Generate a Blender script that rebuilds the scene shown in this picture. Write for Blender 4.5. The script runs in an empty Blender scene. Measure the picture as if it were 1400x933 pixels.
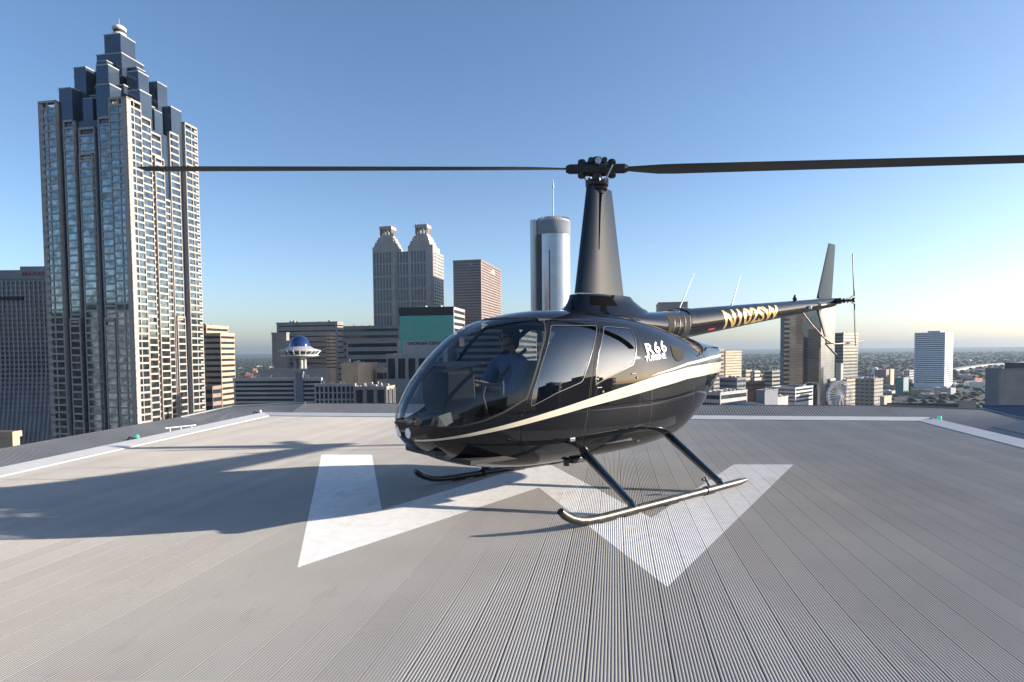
import bpy, bmesh, math, random
import numpy as np
from mathutils import Vector, Matrix
random.seed(7)
sc = bpy.context.scene
COL = sc.collection
R = math.radians

# ------------------------------------------------------------------ camera
F_PX, CAM_H, TANP, ROLL = 849.13, 1.4882, 0.0425, 0.0094
CY = 479.5 + F_PX * TANP
_pt = math.atan(TANP); _c, _s = math.cos(_pt), math.sin(_pt)
cam_d = bpy.data.cameras.new("camera"); cam = bpy.data.objects.new("camera", cam_d); COL.objects.link(cam)
cam_d.sensor_width = 36; cam_d.lens = F_PX / 1400 * 36
cam_d.shift_y = (CY - 466.5) / 1400
cam_d.clip_start = 0.1; cam_d.clip_end = 90000
_Rv, _Uv, _Fv = Vector((1, 0, 0)), Vector((0, _s, _c)), Vector((0, _c, -_s))
_r = math.cos(ROLL) * _Rv - math.sin(ROLL) * _Uv
_u = math.sin(ROLL) * _Rv + math.cos(ROLL) * _Uv
m = Matrix((( _r.x, _u.x, -_Fv.x, 0), (_r.y, _u.y, -_Fv.y, 0), (_r.z, _u.z, -_Fv.z, CAM_H), (0, 0, 0, 1)))
cam.matrix_world = m
sc.camera = cam

def ray(px, py):
    X = px - 700; Y = py - CY
    a = X * math.cos(ROLL) - Y * math.sin(ROLL); b = X * math.sin(ROLL) + Y * math.cos(ROLL)
    u = a / F_PX; v = -b / F_PX
    y = _c + v * _s
    return u / y, (-_s + v * _c) / y      # x and z per metre of depth
def rx(px, py=480): return ray(px, py)[0]
def zat(px, py, D): return CAM_H + ray(px, py)[1] * D

# ------------------------------------------------------------------ world, sun
SUN_EL, SUN_AZ = R(15.2), math.atan2(0.07, 1.0)        # azimuth measured from +X towards +Y
w = bpy.data.worlds.new("World"); sc.world = w; w.use_nodes = True
nt = w.node_tree; bg = nt.nodes["Background"]
sky = nt.nodes.new("ShaderNodeTexSky"); sky.sky_type = 'NISHITA'; sky.sun_disc = False
sky.sun_elevation = SUN_EL; sky.sun_rotation = math.pi / 2 - SUN_AZ
sky.air_density = 1.0; sky.dust_density = 1.3; sky.ozone_density = 3.0; sky.altitude = 300
tint = nt.nodes.new("ShaderNodeMix"); tint.data_type = 'RGBA'; tint.blend_type = 'MULTIPLY'; tint.inputs[0].default_value = 1.0
nt.links.new(sky.outputs[0], tint.inputs[6]); tint.inputs[7].default_value = (0.92, 0.98, 1.10, 1)
tcw = nt.nodes.new("ShaderNodeTexCoord"); sx = nt.nodes.new("ShaderNodeSeparateXYZ"); nt.links.new(tcw.outputs["Generated"], sx.inputs[0])
rmp = nt.nodes.new("ShaderNodeValToRGB"); nt.links.new(sx.outputs[2], rmp.inputs[0]); e_ = rmp.color_ramp.elements
e_[0].position = 0.0; e_[0].color = (0.72, 0.66, 0.66, 1); e_[1].position = 0.50; e_[1].color = (0.57, 0.57, 0.54, 1)
q_ = e_.new(0.12); q_.color = (0.67, 0.625, 0.61, 1); q_ = e_.new(0.28); q_.color = (0.59, 0.565, 0.535, 1)
t2 = nt.nodes.new("ShaderNodeMix"); t2.data_type = 'RGBA'; t2.blend_type = 'MULTIPLY'; t2.inputs[0].default_value = 1.0
nt.links.new(tint.outputs[2], t2.inputs[6]); nt.links.new(rmp.outputs[0], t2.inputs[7])
nt.links.new(t2.outputs[2], bg.inputs[0]); bg.inputs[1].default_value = 0.176
sd = bpy.data.lights.new("sun", 'SUN'); sd.energy = 5.0; sd.angle = R(0.53); sd.color = (1.0, 0.885, 0.75)
so = bpy.data.objects.new("sun", sd); COL.objects.link(so)
_d = Vector((math.cos(SUN_AZ) * math.cos(SUN_EL), math.sin(SUN_AZ) * math.cos(SUN_EL), math.sin(SUN_EL)))
so.rotation_euler = _d.to_track_quat('Z', 'Y').to_euler(); so.location = _d * 30
sc.view_settings.view_transform = 'Standard'; sc.view_settings.look = 'None'
sc.view_settings.exposure = 1.1; sc.view_settings.gamma = 1.0
sc.render.engine = 'CYCLES'
sc.cycles.use_denoising = True
sc.cycles.max_bounces = 10; sc.cycles.transparent_max_bounces = 16; sc.cycles.volume_bounces = 0
sc.cycles.blur_glossy = 0.3; sc.cycles.sample_clamp_indirect = 12
sc.cycles.caustics_reflective = True; sc.cycles.caustics_refractive = False

# ------------------------------------------------------------------ helpers
def tag(o, label=None, cat=None, group=None, kind=None):
    if label: o["label"] = label
    if cat: o["category"] = cat
    if group: o["group"] = group
    if kind: o["kind"] = kind
    return o
def empty(name, loc=(0, 0, 0), rz=0.0, parent=None):
    o = bpy.data.objects.new(name, None); COL.objects.link(o); o.location = loc; o.rotation_euler = (0, 0, rz)
    o.empty_display_size = 0.3
    if parent: o.parent = parent
    return o
def link(name, me, mat, parent=None, smooth=False):
    if mat is not None:
        for mm in (mat if isinstance(mat, (list, tuple)) else [mat]): me.materials.append(mm)
    if smooth: me.shade_smooth()
    o = bpy.data.objects.new(name, me); COL.objects.link(o)
    if parent: o.parent = parent
    return o

class MB:
    """collects boxes, tubes, lofts and builds them as one mesh"""
    def __init__(s): s.v = []; s.f = []; s.sm = []
    def add(s, vs, fs, smooth=False):
        n = len(s.v); s.v += [tuple(map(float, p)) for p in vs]; s.f += [tuple(i + n for i in f) for f in fs]; s.sm += [smooth] * len(fs)
    def box(s, x0, x1, y0, y1, z0, z1):
        if x0 > x1: x0, x1 = x1, x0
        if y0 > y1: y0, y1 = y1, y0
        if z0 > z1: z0, z1 = z1, z0
        s.add([(x0, y0, z0), (x1, y0, z0), (x1, y1, z0), (x0, y1, z0), (x0, y0, z1), (x1, y0, z1), (x1, y1, z1), (x0, y1, z1)],
              [(0, 3, 2, 1), (4, 5, 6, 7), (0, 1, 5, 4), (1, 2, 6, 5), (2, 3, 7, 6), (3, 0, 4, 7)])
        return s
    def prism(s, poly, z0, z1):
        n = len(poly)
        s.add([(x, y, z0) for x, y in poly] + [(x, y, z1) for x, y in poly],
              [tuple(range(n))[::-1], tuple(range(n, 2 * n))] + [(i, (i + 1) % n, n + (i + 1) % n, n + i) for i in range(n)])
        return s
    def loft(s, rings, close=True, caps=True, smooth=True):
        k = len(rings[0]); vs = [p for r in rings for p in r]; fs = []
        for i in range(len(rings) - 1):
            for j in range(k if close else k - 1):
                a, b = i * k + j, i * k + (j + 1) % k
                fs.append((a, b, b + k, a + k))
        s.add(vs, fs, smooth)
        if caps:
            s.add(rings[0], [tuple(range(k))[::-1]]); s.add(rings[-1], [tuple(range(k))])
        return s
    def tube(s, pts, r, k=12, caps=True):
        pts = [Vector(p) for p in pts]; rs = r if isinstance(r, (list, tuple)) else [r] * len(pts)
        rings = []; prev = None
        for i, p in enumerate(pts):
            t = (pts[min(i + 1, len(pts) - 1)] - pts[max(i - 1, 0)]).normalized()
            if prev is None: a = t.orthogonal().normalized()
            else: a = (prev - t * prev.dot(t)).normalized()
            prev = a; b = t.cross(a)
            rings.append([tuple(p + (a * math.cos(q) + b * math.sin(q)) * rs[i]) for q in [2 * math.pi * j / k for j in range(k)]])
        return s.loft(rings, True, caps)
    def lathe(s, prof, c=(0, 0), k=32, caps=True):
        return s.loft([[(c[0] + r * math.cos(2 * math.pi * j / k), c[1] + r * math.sin(2 * math.pi * j / k), z) for j in range(k)] for r, z in prof], True, caps)
    def ball(s, c, r, k=16, sc3=(1, 1, 1)):
        rings = []
        for i in range(1, k // 2):
            a = math.pi * i / (k // 2)
            rings.append([(c[0] + sc3[0] * r * math.sin(a) * math.cos(2 * math.pi * j / k), c[1] + sc3[1] * r * math.sin(a) * math.sin(2 * math.pi * j / k), c[2] - sc3[2] * r * math.cos(a)) for j in range(k)])
        return s.loft(rings)
    def build(s, name, mat, parent=None, bevel=0.0):
        me = bpy.data.meshes.new(name); me.from_pydata(s.v, [], s.f)
        if len(s.f) == 6 and not bevel: return link(name, me, mat, parent)      # a plain box needs no clean-up
        me.polygons.foreach_set("use_smooth", s.sm)
        bm = bmesh.new(); bm.from_mesh(me); bmesh.ops.recalc_face_normals(bm, faces=bm.faces)
        bm.to_mesh(me); bm.free(); me.update()
        o = link(name, me, mat, parent)
        if bevel:
            b = o.modifiers.new("bevel", 'BEVEL'); b.width = bevel; b.segments = 2; b.limit_method = 'ANGLE'
        return o

# ------------------------------------------------------------------ materials
def mat(name, col, rough=0.6, metal=0.0, var=0.12, scale=3.0, coat=0.0, bump=0.0, bscale=30.0, emis=None, spec=0.5, streak=None, anis=0.0, rvar=0.0):
    m = bpy.data.materials.new(name); m.use_nodes = True
    n = m.node_tree.nodes; l = m.node_tree.links; p = n["Principled BSDF"]
    p.inputs["Roughness"].default_value = rough; p.inputs["Metallic"].default_value = metal
    p.inputs["Coat Weight"].default_value = coat; p.inputs["Coat Roughness"].default_value = 0.03
    p.inputs["Specular IOR Level"].default_value = spec
    p.inputs["Anisotropic"].default_value = anis
    tc = n.new("ShaderNodeTexCoord"); mp = n.new("ShaderNodeMapping"); l.new(tc.outputs["Object"], mp.inputs[0])
    mp.inputs["Scale"].default_value = streak or (1, 1, 1)
    nz = n.new("ShaderNodeTexNoise"); nz.inputs["Scale"].default_value = scale; nz.inputs["Detail"].default_value = 6
    l.new(mp.outputs[0], nz.inputs[0])
    rp = n.new("ShaderNodeValToRGB"); l.new(nz.outputs[0], rp.inputs[0])
    rp.color_ramp.elements[0].position = 0.3; rp.color_ramp.elements[1].position = 0.7
    rp.color_ramp.elements[0].color = tuple(c * (1 - var) for c in col) + (1,)
    rp.color_ramp.elements[1].color = tuple(min(1, c * (1 + var)) for c in col) + (1,)
    l.new(rp.outputs[0], p.inputs["Base Color"])
    if rvar:
        mr = n.new("ShaderNodeMapRange"); l.new(nz.outputs[0], mr.inputs[0])
        mr.inputs[3].default_value = max(0, rough - rvar); mr.inputs[4].default_value = rough + rvar
        l.new(mr.outputs[0], p.inputs["Roughness"])
    if bump:
        nb = n.new("ShaderNodeTexNoise"); nb.inputs["Scale"].default_value = bscale; nb.inputs["Detail"].default_value = 4
        l.new(tc.outputs["Object"], nb.inputs[0])
        b = n.new("ShaderNodeBump"); b.inputs["Strength"].default_value = bump; b.inputs["Distance"].default_value = 0.02
        l.new(nb.outputs[0], b.inputs["Height"]); l.new(b.outputs[0], p.inputs["Normal"])
    if emis: p.inputs["Emission Color"].default_value = (*emis[:3], 1); p.inputs["Emission Strength"].default_value = emis[3]
    return m
def glass(name, tint, gloss=1.0, rough=0.0, ior=1.55):
    m = bpy.data.materials.new(name); m.use_nodes = True
    n = m.node_tree.nodes; l = m.node_tree.links
    n.remove(n["Principled BSDF"]); out = n["Material Output"]
    t = n.new("ShaderNodeBsdfTransparent"); t.inputs[0].default_value = (*tint, 1)
    g = n.new("ShaderNodeBsdfGlossy"); g.inputs["Roughness"].default_value = rough; g.inputs[0].default_value = (gloss, gloss, gloss, 1)
    fr = n.new("ShaderNodeFresnel"); ge = n.new("ShaderNodeNewGeometry"); mr = n.new("ShaderNodeMapRange")
    l.new(ge.outputs["Backfacing"], mr.inputs[0]); mr.inputs[3].default_value = ior; mr.inputs[4].default_value = 1 / ior; l.new(mr.outputs[0], fr.inputs[0])
    mx = n.new("ShaderNodeMixShader"); l.new(fr.outputs[0], mx.inputs[0]); l.new(t.outputs[0], mx.inputs[1]); l.new(g.outputs[0], mx.inputs[2])
    l.new(mx.outputs[0], out.inputs[0])
    return m
def text_mesh(body, size=1.0, bold=0.0, shear=0.0, spacing=1.0):
    c = bpy.data.curves.new("lettering", 'FONT'); c.body = body; c.size = size; c.offset = bold; c.shear = shear; c.space_character = spacing
    c.resolution_u = 3
    o = bpy.data.objects.new("lettering", c); COL.objects.link(o)
    bpy.context.view_layer.update()
    me = bpy.data.meshes.new_from_object(o)
    bpy.data.objects.remove(o); bpy.data.curves.remove(c)
    bm = bmesh.new(); bm.from_mesh(me)
    xs = [v.co.x for v in bm.verts]; x0, x1 = min(xs), max(xs)
    ys = [v.co.y for v in bm.verts]; y0, y1 = min(ys), max(ys)
    for v in bm.verts: v.co.x = (v.co.x - x0) / (x1 - x0); v.co.y = (v.co.y - y0) / (y1 - y0); v.co.z = 0
    for k in range(1, 12):
        bmesh.ops.bisect_plane(bm, geom=bm.verts[:] + bm.edges[:] + bm.faces[:], plane_co=(0, k / 12, 0), plane_no=(0, 1, 0))
    for k in range(1, 30):
        bmesh.ops.bisect_plane(bm, geom=bm.verts[:] + bm.edges[:] + bm.faces[:], plane_co=(k / 30, 0, 0), plane_no=(1, 0, 0))
    bm.to_mesh(me); bm.free()
    return me                       # unit box
def pip(px, pz, poly):
    inside = False; n = len(poly); j = n - 1
    for i in range(n):
        xi, yi = poly[i]; xj, yj = poly[j]
        if (yi > pz) != (yj > pz) and px < (xj - xi) * (pz - yi) / (yj - yi) + xi: inside = not inside
        j = i
    return inside
# fuselage control stations: x, half width, top, bottom, height of max width, upper exponent, lower exponent
BODY = np.array([
 (2.475,0.000,0.850,0.850,0.850,2.0,2.0),
 (2.450,0.150,0.980,0.740,0.850,2.0,2.0),
 (2.375,0.280,1.115,0.650,0.860,2.05,2.1),
 (2.240,0.400,1.300,0.570,0.880,2.1,2.2),
 (2.020,0.520,1.520,0.480,0.900,2.2,2.3),
 (1.740,0.630,1.710,0.410,0.930,2.35,2.4),
 (1.400,0.700,1.820,0.370,0.960,2.5,2.5),
 (1.000,0.730,1.885,0.360,0.980,2.6,2.6),
 (0.500,0.735,1.900,0.360,1.000,2.7,2.6),
 (0.000,0.730,1.870,0.370,1.020,2.7,2.6),
 (-0.50,0.690,1.810,0.390,1.050,2.6,2.5),
 (-1.00,0.585,1.720,0.440,1.120,2.5,2.4),
 (-1.50,0.420,1.640,0.620,1.200,2.4,2.3),
 (-1.95,0.230,1.570,0.860,1.270,2.3,2.2),
 (-2.32,0.070,1.515,1.090,1.320,2.2,2.1),
 (-2.38,0.035,1.500,1.120,1.330,2.2,2.1)])
def _spline(C, n):
    m=len(C); t=np.linspace(0,m-1,n); out=np.zeros((n,C.shape[1]))
    d=np.zeros_like(C); d[1:-1]=(C[2:]-C[:-2])/2
    s=C[1:]-C[:-1]
    d[0]=s[0]*1.5-d[1]*.5; d[-1]=s[-1]
    d[0,0]=0.0
    i=np.minimum(t.astype(int),m-2); u=(t-i)[:,None]
    h00=2*u**3-3*u**2+1;h10=u**3-2*u**2+u;h01=-2*u**3+3*u**2;h11=u**3-u**2
    return h00*C[i]+h10*d[i]+h01*C[i+1]+h11*d[i+1]
BT=_spline(BODY,2400); _o=np.argsort(BT[:,0]); BX=BT[_o]
def bpar(x):
    x=np.clip(x,BX[0,0],BX[-1,0])
    return [np.interp(x,BX[:,0],BX[:,k]) for k in range(1,7)]
def bF(P):
    """implicit fuselage function, >1 outside"""
    x,y,z=P[...,0],P[...,1],P[...,2]
    w,zt,zb,zm,nu,nl=bpar(x); w=np.maximum(w,1e-4)
    up=z>=zm
    h=np.where(up,zt-zm,zm-zb); h=np.maximum(h,1e-4); n=np.where(up,nu,nl)
    return (np.abs(y)/w)**n+(np.abs(z-zm)/h)**n
def bnormal(P):
    e=2e-3; g=np.zeros(P.shape)
    for k in range(3):
        d=np.zeros(3);d[k]=e
        g[...,k]=np.log(bF(P+d)+1e-9)-np.log(bF(P-d)+1e-9)
    L=np.linalg.norm(g,axis=-1,keepdims=True); L[L<1e-9]=1
    g=g/L
    nose=P[...,0]>2.468
    g[nose]=(1,0,0)
    return g
def by(x,z):
    w,zt,zb,zm,nu,nl=bpar(x)
    up=z>=zm; h=np.where(up,zt-zm,zm-zb); n=np.where(up,nu,nl)
    q=1-(np.abs(z-zm)/np.maximum(h,1e-4))**n
    return w*np.maximum(q,0)**(1/n)
# ------------------------------------------------------------------ helipad deck: real extruded ribs, 2 cm pitch, planks of ten ribs
M_DECK = mat("bare ribbed aluminium deck", (0.35, 0.333, 0.308), rough=0.65, metal=0.0, spec=0.15, var=0.07, scale=1.0, streak=(1, 1, 1))
M_MARK = mat("worn white deck paint", (0.72, 0.71, 0.69), rough=0.7, spec=.2, var=0.07, scale=9)
M_TRIM = mat("white painted deck edge", (0.52, 0.52, 0.51), rough=0.6, var=0.06, scale=2)
M_CONC = mat("concrete", (0.30, 0.29, 0.28), rough=0.9, var=0.2, scale=0.6)
def weather(m, dark, thr, scale, streak, amt, bias=0.0):
    """sparse worn or stained flecks of their own shape"""
    n = m.node_tree.nodes; l = m.node_tree.links; p = n["Principled BSDF"]; src = p.inputs["Base Color"].links[0].from_socket
    tc = n.new("ShaderNodeTexCoord"); mp = n.new("ShaderNodeMapping"); mp.inputs["Rotation"].default_value = (0, 0, R(9.4)); mp.inputs["Scale"].default_value = streak
    l.new(tc.outputs["Object"], mp.inputs[0]); nz = n.new("ShaderNodeTexNoise"); nz.inputs["Scale"].default_value = scale; nz.inputs["Detail"].default_value = 9; nz.inputs["Roughness"].default_value = .7
    l.new(mp.outputs[0], nz.inputs[0]); rp = n.new("ShaderNodeValToRGB"); l.new(nz.outputs[0], rp.inputs[0])
    rp.color_ramp.elements[0].position = thr; rp.color_ramp.elements[0].color = (0, 0, 0, 1); rp.color_ramp.elements[1].position = thr + .05; rp.color_ramp.elements[1].color = (amt, amt, amt, 1)
    mx = n.new("ShaderNodeMix"); mx.data_type = 'RGBA'; l.new(rp.outputs[0], mx.inputs[0]); l.new(src, mx.inputs[6]); mx.inputs[7].default_value = (*dark, 1)
    l.new(mx.outputs[2], p.inputs["Base Color"])
weather(M_DECK, (.22, .21, .195), .60, 3.0, (2.2, .5, 1), .22)
weather(M_DECK, (.48, .46, .44), .63, 5.0, (6.0, .25, 1), .4)
weather(M_MARK, (.30, .29, .27), .64, 7.0, (3.0, 1.2, 1), .8)
weather(M_MARK, (.45, .44, .42), .58, 2.0, (1.5, .6, 1), .35)
weather(M_TRIM, (.40, .40, .39), .60, 3.0, (2.0, 1.0, 1), .5)
AZ = R(9.4)
U = Vector((math.sin(AZ), math.cos(AZ))); V = Vector((math.cos(AZ), -math.sin(AZ)))
def uv(p): return (U.x * p[0] + U.y * p[1], V.x * p[0] + V.y * p[1])
def xy(u, v): return (U.x * u + V.x * v, U.y * u + V.y * v)
BL, BR = Vector((-6.02, 14.95)), Vector((8.49, 12.61))
dL = (BL - Vector((-6.57, 7.9))).normalized(); dR = (BR - Vector((7.83, 9.45))).normalized()
PAD = [BL, BR, BR - dR * 19, BL - dL * 21]
def inset(poly, d):
    n = len(poly); out = []
    cx = sum((p for p in poly), Vector((0, 0))) / n
    lines = []
    for i in range(n):
        a, b = poly[i], poly[(i + 1) % n]; t = (b - a).normalized(); nn = Vector((-t.y, t.x))
        if (cx - a).dot(nn) < 0: nn = -nn
        lines.append((a + nn * d, t))
    for i in range(n):
        (p, t), (q, s) = lines[i - 1], lines[i]
        den = t.x * s.y - t.y * s.x; k = ((q.x - p.x) * s.y - (q.y - p.y) * s.x) / den
        out.append(p + t * k)
    return out
PIN = inset(PAD, 0.32)
def ground_px(px, py):
    x, z = ray(px, py); D = -CAM_H / z
    return (x * D, D)
# the painted letter, in metres on the deck
LETTER = [(-2.78,8.98),(-2.04,8.94),(-1.24,5.80),(.25,8.03),(.5,8.02),(1.22,5.43),(2.84,7.93),(3.59,7.89),(.96,3.83),(.28,6.69),(-1.5,4.25)]
def ivals(poly, v):
    c = []
    n = len(poly)
    for i in range(n):
        (u0, v0), (u1, v1) = poly[i], poly[(i + 1) % n]
        if (v0 > v) != (v1 > v): c.append(u0 + (u1 - u0) * (v - v0) / (v1 - v0))
    c.sort(); return [(c[i], c[i + 1]) for i in range(0, len(c) - 1, 2)]
def build_deck():
    pin = [uv(p) for p in PIN]; let = [uv(p) for p in LETTER]
    vmin = min(p[1] for p in pin); vmax = max(p[1] for p in pin)
    prof = []
    pitch = 0.0166; v = vmin + 0.001; k = 0
    rnd = random.Random(3)
    while v < vmax - 0.03:
        dz = 0.0 if k % 10 else 0
        prof += [(v, -.0040), (v + .0008, -.0017), (v + .0030, -.0004), (v + .0063, 0.0), (v + .0098, -.0004), (v + .0124, -.0017), (v + .0132, -.0040)]
        v += pitch; k += 1
        if k % 12 == 0:        # seam between two planks: a wider, deeper slot
            prof += [(v - .001, -0.0040), (v, -0.012), (v + 0.0030, -0.012)]
            v += 0.0032
    prof += [(vmax - 0.001, -.003)]
    da = MB(); pa = MB()
    def edges(vv):
        base = ivals(pin, vv)
        if not base: return None
        b0, b1 = base[0]
        cuts = [b0]; kinds = []
        for a, b in ivals(let, vv):
            a = max(a, b0); b = min(b, b1)
            if b > a: cuts += [a, b]
        cuts.append(b1); return cuts
    last = None
    for i in range(len(prof) - 1):
        (va, za), (vb, zb) = prof[i], prof[i + 1]
        ca, cb = edges(va), edges(vb)
        if not ca or not cb: continue
        if len(ca) != len(cb):
            mid = edges((va + vb) / 2)
            ca = cb = mid
        for j in range(len(ca) - 1):
            if ca[j + 1] - ca[j] < 1e-6 and cb[j + 1] - cb[j] < 1e-6: continue
            q = [(*xy(ca[j], va), za), (*xy(cb[j], vb), zb), (*xy(cb[j + 1], vb), zb), (*xy(ca[j + 1], va), za)]
            (pa if j % 2 else da).add(q, [(3, 2, 1, 0)])
    return da, pa
def plank_tone(m):
    n = m.node_tree.nodes; l = m.node_tree.links; p = n["Principled BSDF"]; src = p.inputs["Base Color"].links[0].from_socket
    tc = n.new("ShaderNodeTexCoord"); dp = n.new("ShaderNodeVectorMath"); dp.operation = 'DOT_PRODUCT'; dp.inputs[1].default_value = (V.x, V.y, 0)
    l.new(tc.outputs["Object"], dp.inputs[0])
    vmin = min(uv(q)[1] for q in PIN)
    a = n.new("ShaderNodeMath"); a.operation = 'SUBTRACT'; a.inputs[1].default_value = vmin; l.new(dp.outputs["Value"], a.inputs[0])
    b_ = n.new("ShaderNodeMath"); b_.operation = 'DIVIDE'; b_.inputs[1].default_value = 0.2024; l.new(a.outputs[0], b_.inputs[0])
    f = n.new("ShaderNodeMath"); f.operation = 'FLOOR'; l.new(b_.outputs[0], f.inputs[0])
    wn = n.new("ShaderNodeTexWhiteNoise"); wn.noise_dimensions = '1D'; l.new(f.outputs[0], wn.inputs["W"])
    mr = n.new("ShaderNodeMapRange"); mr.inputs[3].default_value = .94; mr.inputs[4].default_value = 1.04; l.new(wn.outputs["Value"], mr.inputs[0])
    mx = n.new("ShaderNodeMix"); mx.data_type = 'RGBA'; mx.blend_type = 'MULTIPLY'; mx.inputs[0].default_value = 1.0
    l.new(src, mx.inputs[6]); l.new(mr.outputs[0], mx.inputs[7]); l.new(mx.outputs[2], p.inputs["Base Color"])
plank_tone(M_DECK); plank_tone(M_MARK)
def raw_build(mb, name, m_):
    me = bpy.data.meshes.new(name); me.from_pydata(mb.v, [], mb.f); me.update(); return link(name, me, m_)
_da, _pa = build_deck()
deck = raw_build(_da, "helipad_deck", M_DECK); tag(deck, kind="structure")
mark = raw_build(_pa, "painted_marking", M_MARK); tag(mark, kind="structure")
# edge trim with slab body
b = MB(); n = 4
for i in range(n):
    a0, a1, b0, b1 = PAD[i], PAD[(i + 1) % n], PIN[i], PIN[(i + 1) % n]
    b.add([(*a0, 0.055), (*a1, 0.055), (*b1, 0.012), (*b0, 0.012)], [(0, 1, 2, 3)])
    b.add([(*b0, 0.012), (*b1, 0.012), (*b1, -0.02), (*b0, -0.02)], [(0, 1, 2, 3)])
    b.add([(*a0, 0.055), (*a1, 0.055), (*a1, -0.30), (*a0, -0.30)], [(0, 1, 2, 3)])
tag(b.build("helipad_edge", M_TRIM), kind="structure")
slab = MB().prism([tuple(p) for p in inset(PAD, 0.03)][::-1], -0.30, -0.03)
tag(slab.build("helipad_slab", M_CONC), kind="structure")

# ------------------------------------------------------------------ safety shelf around the pad: pierced metal panels
M_NET = mat("galvanised safety mesh", (0.25, 0.25, 0.245), rough=0.55, metal=0.3, var=0.15, scale=0.8)
M_NETD = mat("dark safety mesh frame", (0.10, 0.10, 0.10), rough=0.6, metal=0.3, var=0.15)
def net(a, b, label, w=2.1, drop=-0.42, rise=0.10):
    a, b = Vector(a), Vector(b); L = (b - a).length; t = (b - a) / L; nn = Vector((t.y, -t.x))
    cx = sum((p for p in PAD), Vector((0, 0))) / 4
    if (cx - a).dot(nn) > 0: nn = -nn
    root = empty("safety_net", (a.x, a.y, 0)); tag(root, label, "safety net", "metal safety nets sloping up around the helipad")
    def P(s, o, z): q = t * s + nn * o; return (q.x, q.y, z)
    def zz(o): return drop + (rise - drop) * o / w
    sl = MB(); s = 0.0
    while s < L:                       # slats across the panel
        e = min(s + 0.044, L)
        sl.add([P(s, 0.05, zz(0.05)), P(e, 0.05, zz(0.05)), P(e, w, zz(w)), P(s, w, zz(w)),
                P(s, 0.05, zz(0.05) - .02), P(e, 0.05, zz(0.05) - .02), P(e, w, zz(w) - .02), P(s, w, zz(w) - .02)],
               [(0, 1, 2, 3), (0, 3, 7, 4), (1, 5, 6, 2), (2, 6, 7, 3)])
        s += 0.062
    sl.build("mesh_slats", M_NET, root)
    fr = MB()
    for o in (0.0, w * 0.55, w): fr.tube([P(0, o, zz(o) - 0.02), P(L, o, zz(o) - 0.02)], 0.028, 8)
    s = 0
    while s <= L: fr.tube([P(s, 0, zz(0) - 0.04), P(s, w, zz(w) - 0.04)], 0.022, 6); s += 2.4
    fr.build("net_frame", M_NETD, root)
    pn = MB(); pn.add([P(0, 0.0, drop - 0.09), P(L, 0.0, drop - 0.09), P(L, w - .02, rise - 0.09), P(0, w - .02, rise - 0.09)], [(0, 1, 2, 3)])
    pn.build("backing_sheet", M_NET2, root)
    return root
M_NET2 = mat("weathered roof sheet", (0.15, 0.15, 0.148), rough=0.7, var=0.25, scale=0.5)
net(PAD[0], PAD[1], "long grey safety net along the far edge of the helipad, below the skyline")
net(PAD[3], PAD[0], "ribbed safety net along the left edge of the helipad, below the stepped tower", rise=-.06)
net(PAD[1], PAD[2], "ribbed safety net beyond the right edge of the helipad, beside the dark roof")
# corner gussets so that the shelf reads continuous
for (c, d1, d2, lab) in ((PAD[0], (PAD[0] - PAD[3]).normalized(), (PAD[0] - PAD[1]).normalized(), "net panel closing the far left corner of the helipad"),
                    (PAD[1], (PAD[1] - PAD[2]).normalized(), (PAD[1] - PAD[0]).normalized(), "net panel closing the far right corner of the helipad")):
    g = MB(); w_ = 2.1
    def outn(t, ref):
        n_ = Vector((t.y, -t.x)); return n_ if n_.dot(ref) > 0 else -n_
    p1 = c + outn(d2, d1) * w_; p2 = c + outn(d1, d2) * w_; p3 = c + (p1 - c) + (p2 - c)
    A_, B_, C_, D_ = [Vector(q) for q in ((*c, -.42), (*p1, .10), (*p3, .02), (*p2, -.06))]
    bil = lambda s_, t_: A_ * (1 - s_) * (1 - t_) + B_ * s_ * (1 - t_) + C_ * s_ * t_ + D_ * (1 - s_) * t_
    for k in range(44):
        t0, t1 = k / 44, (k + .66) / 44
        for j in range(4): g.add([tuple(bil(j / 4, t0)), tuple(bil((j + 1) / 4, t0)), tuple(bil((j + 1) / 4, t1)), tuple(bil(j / 4, t1))], [(0, 1, 2, 3)])
    g.tube([tuple(B_), tuple(C_), tuple(D_)], .028, 8)
    g.add([(*c, -.47), (*p1, .06), (*p3, -.01), (*p2, -.10)], [(0, 1, 2), (0, 2, 3)])
    o = g.build("corner_net", M_NET); tag(o, lab, "safety net")
# perimeter lamps
M_GREEN = mat("green lamp lens", (0.02, 0.45, 0.25), rough=0.15, emis=(0.02, 0.6, 0.35, 0.25))
M_CLEAR = mat("clear lamp lens", (0.75, 0.78, 0.78), rough=0.1)
M_BLK = mat("black metal fitting", (0.03, 0.03, 0.032), rough=0.4)
def plamp(p, lens, label):
    r = empty("perimeter_light", (p[0], p[1], 0.0)); tag(r, label, "lamp", "lamps around the helipad edge")
    MB().lathe([(0.06, 0), (0.06, 0.02), (0.035, 0.03), (0.035, 0.045)], k=16).build("lamp_base", M_BLK, r)
    MB().lathe([(0.036, 0.045), (0.04, 0.06), (0.035, 0.085), (0.018, 0.10), (0.003, 0.102)], k=16).build("lens", lens, r)
    MB().tube([(-.02, 0, .02), (-.16, .04, .05), (-.2, .05, 0.0)], .012, 8).build("conduit", M_BLK, r)
def along(a, b, t): return a + (b - a) * t
plamp(PAD[0] + (PAD[3] - PAD[0]) * 0.205 + Vector((-.12, 0)), M_GREEN, "green lamp on the left edge of the helipad, below the stepped tower")
plamp(PAD[1] + (PAD[2] - PAD[1]) * 0.02 + Vector((.12, .12)), M_GREEN, "green lamp at the far right corner of the helipad")
plamp(PAD[0] + Vector((-.12, .12)), M_CLEAR, "clear lamp at the far left corner of the helipad")
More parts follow.
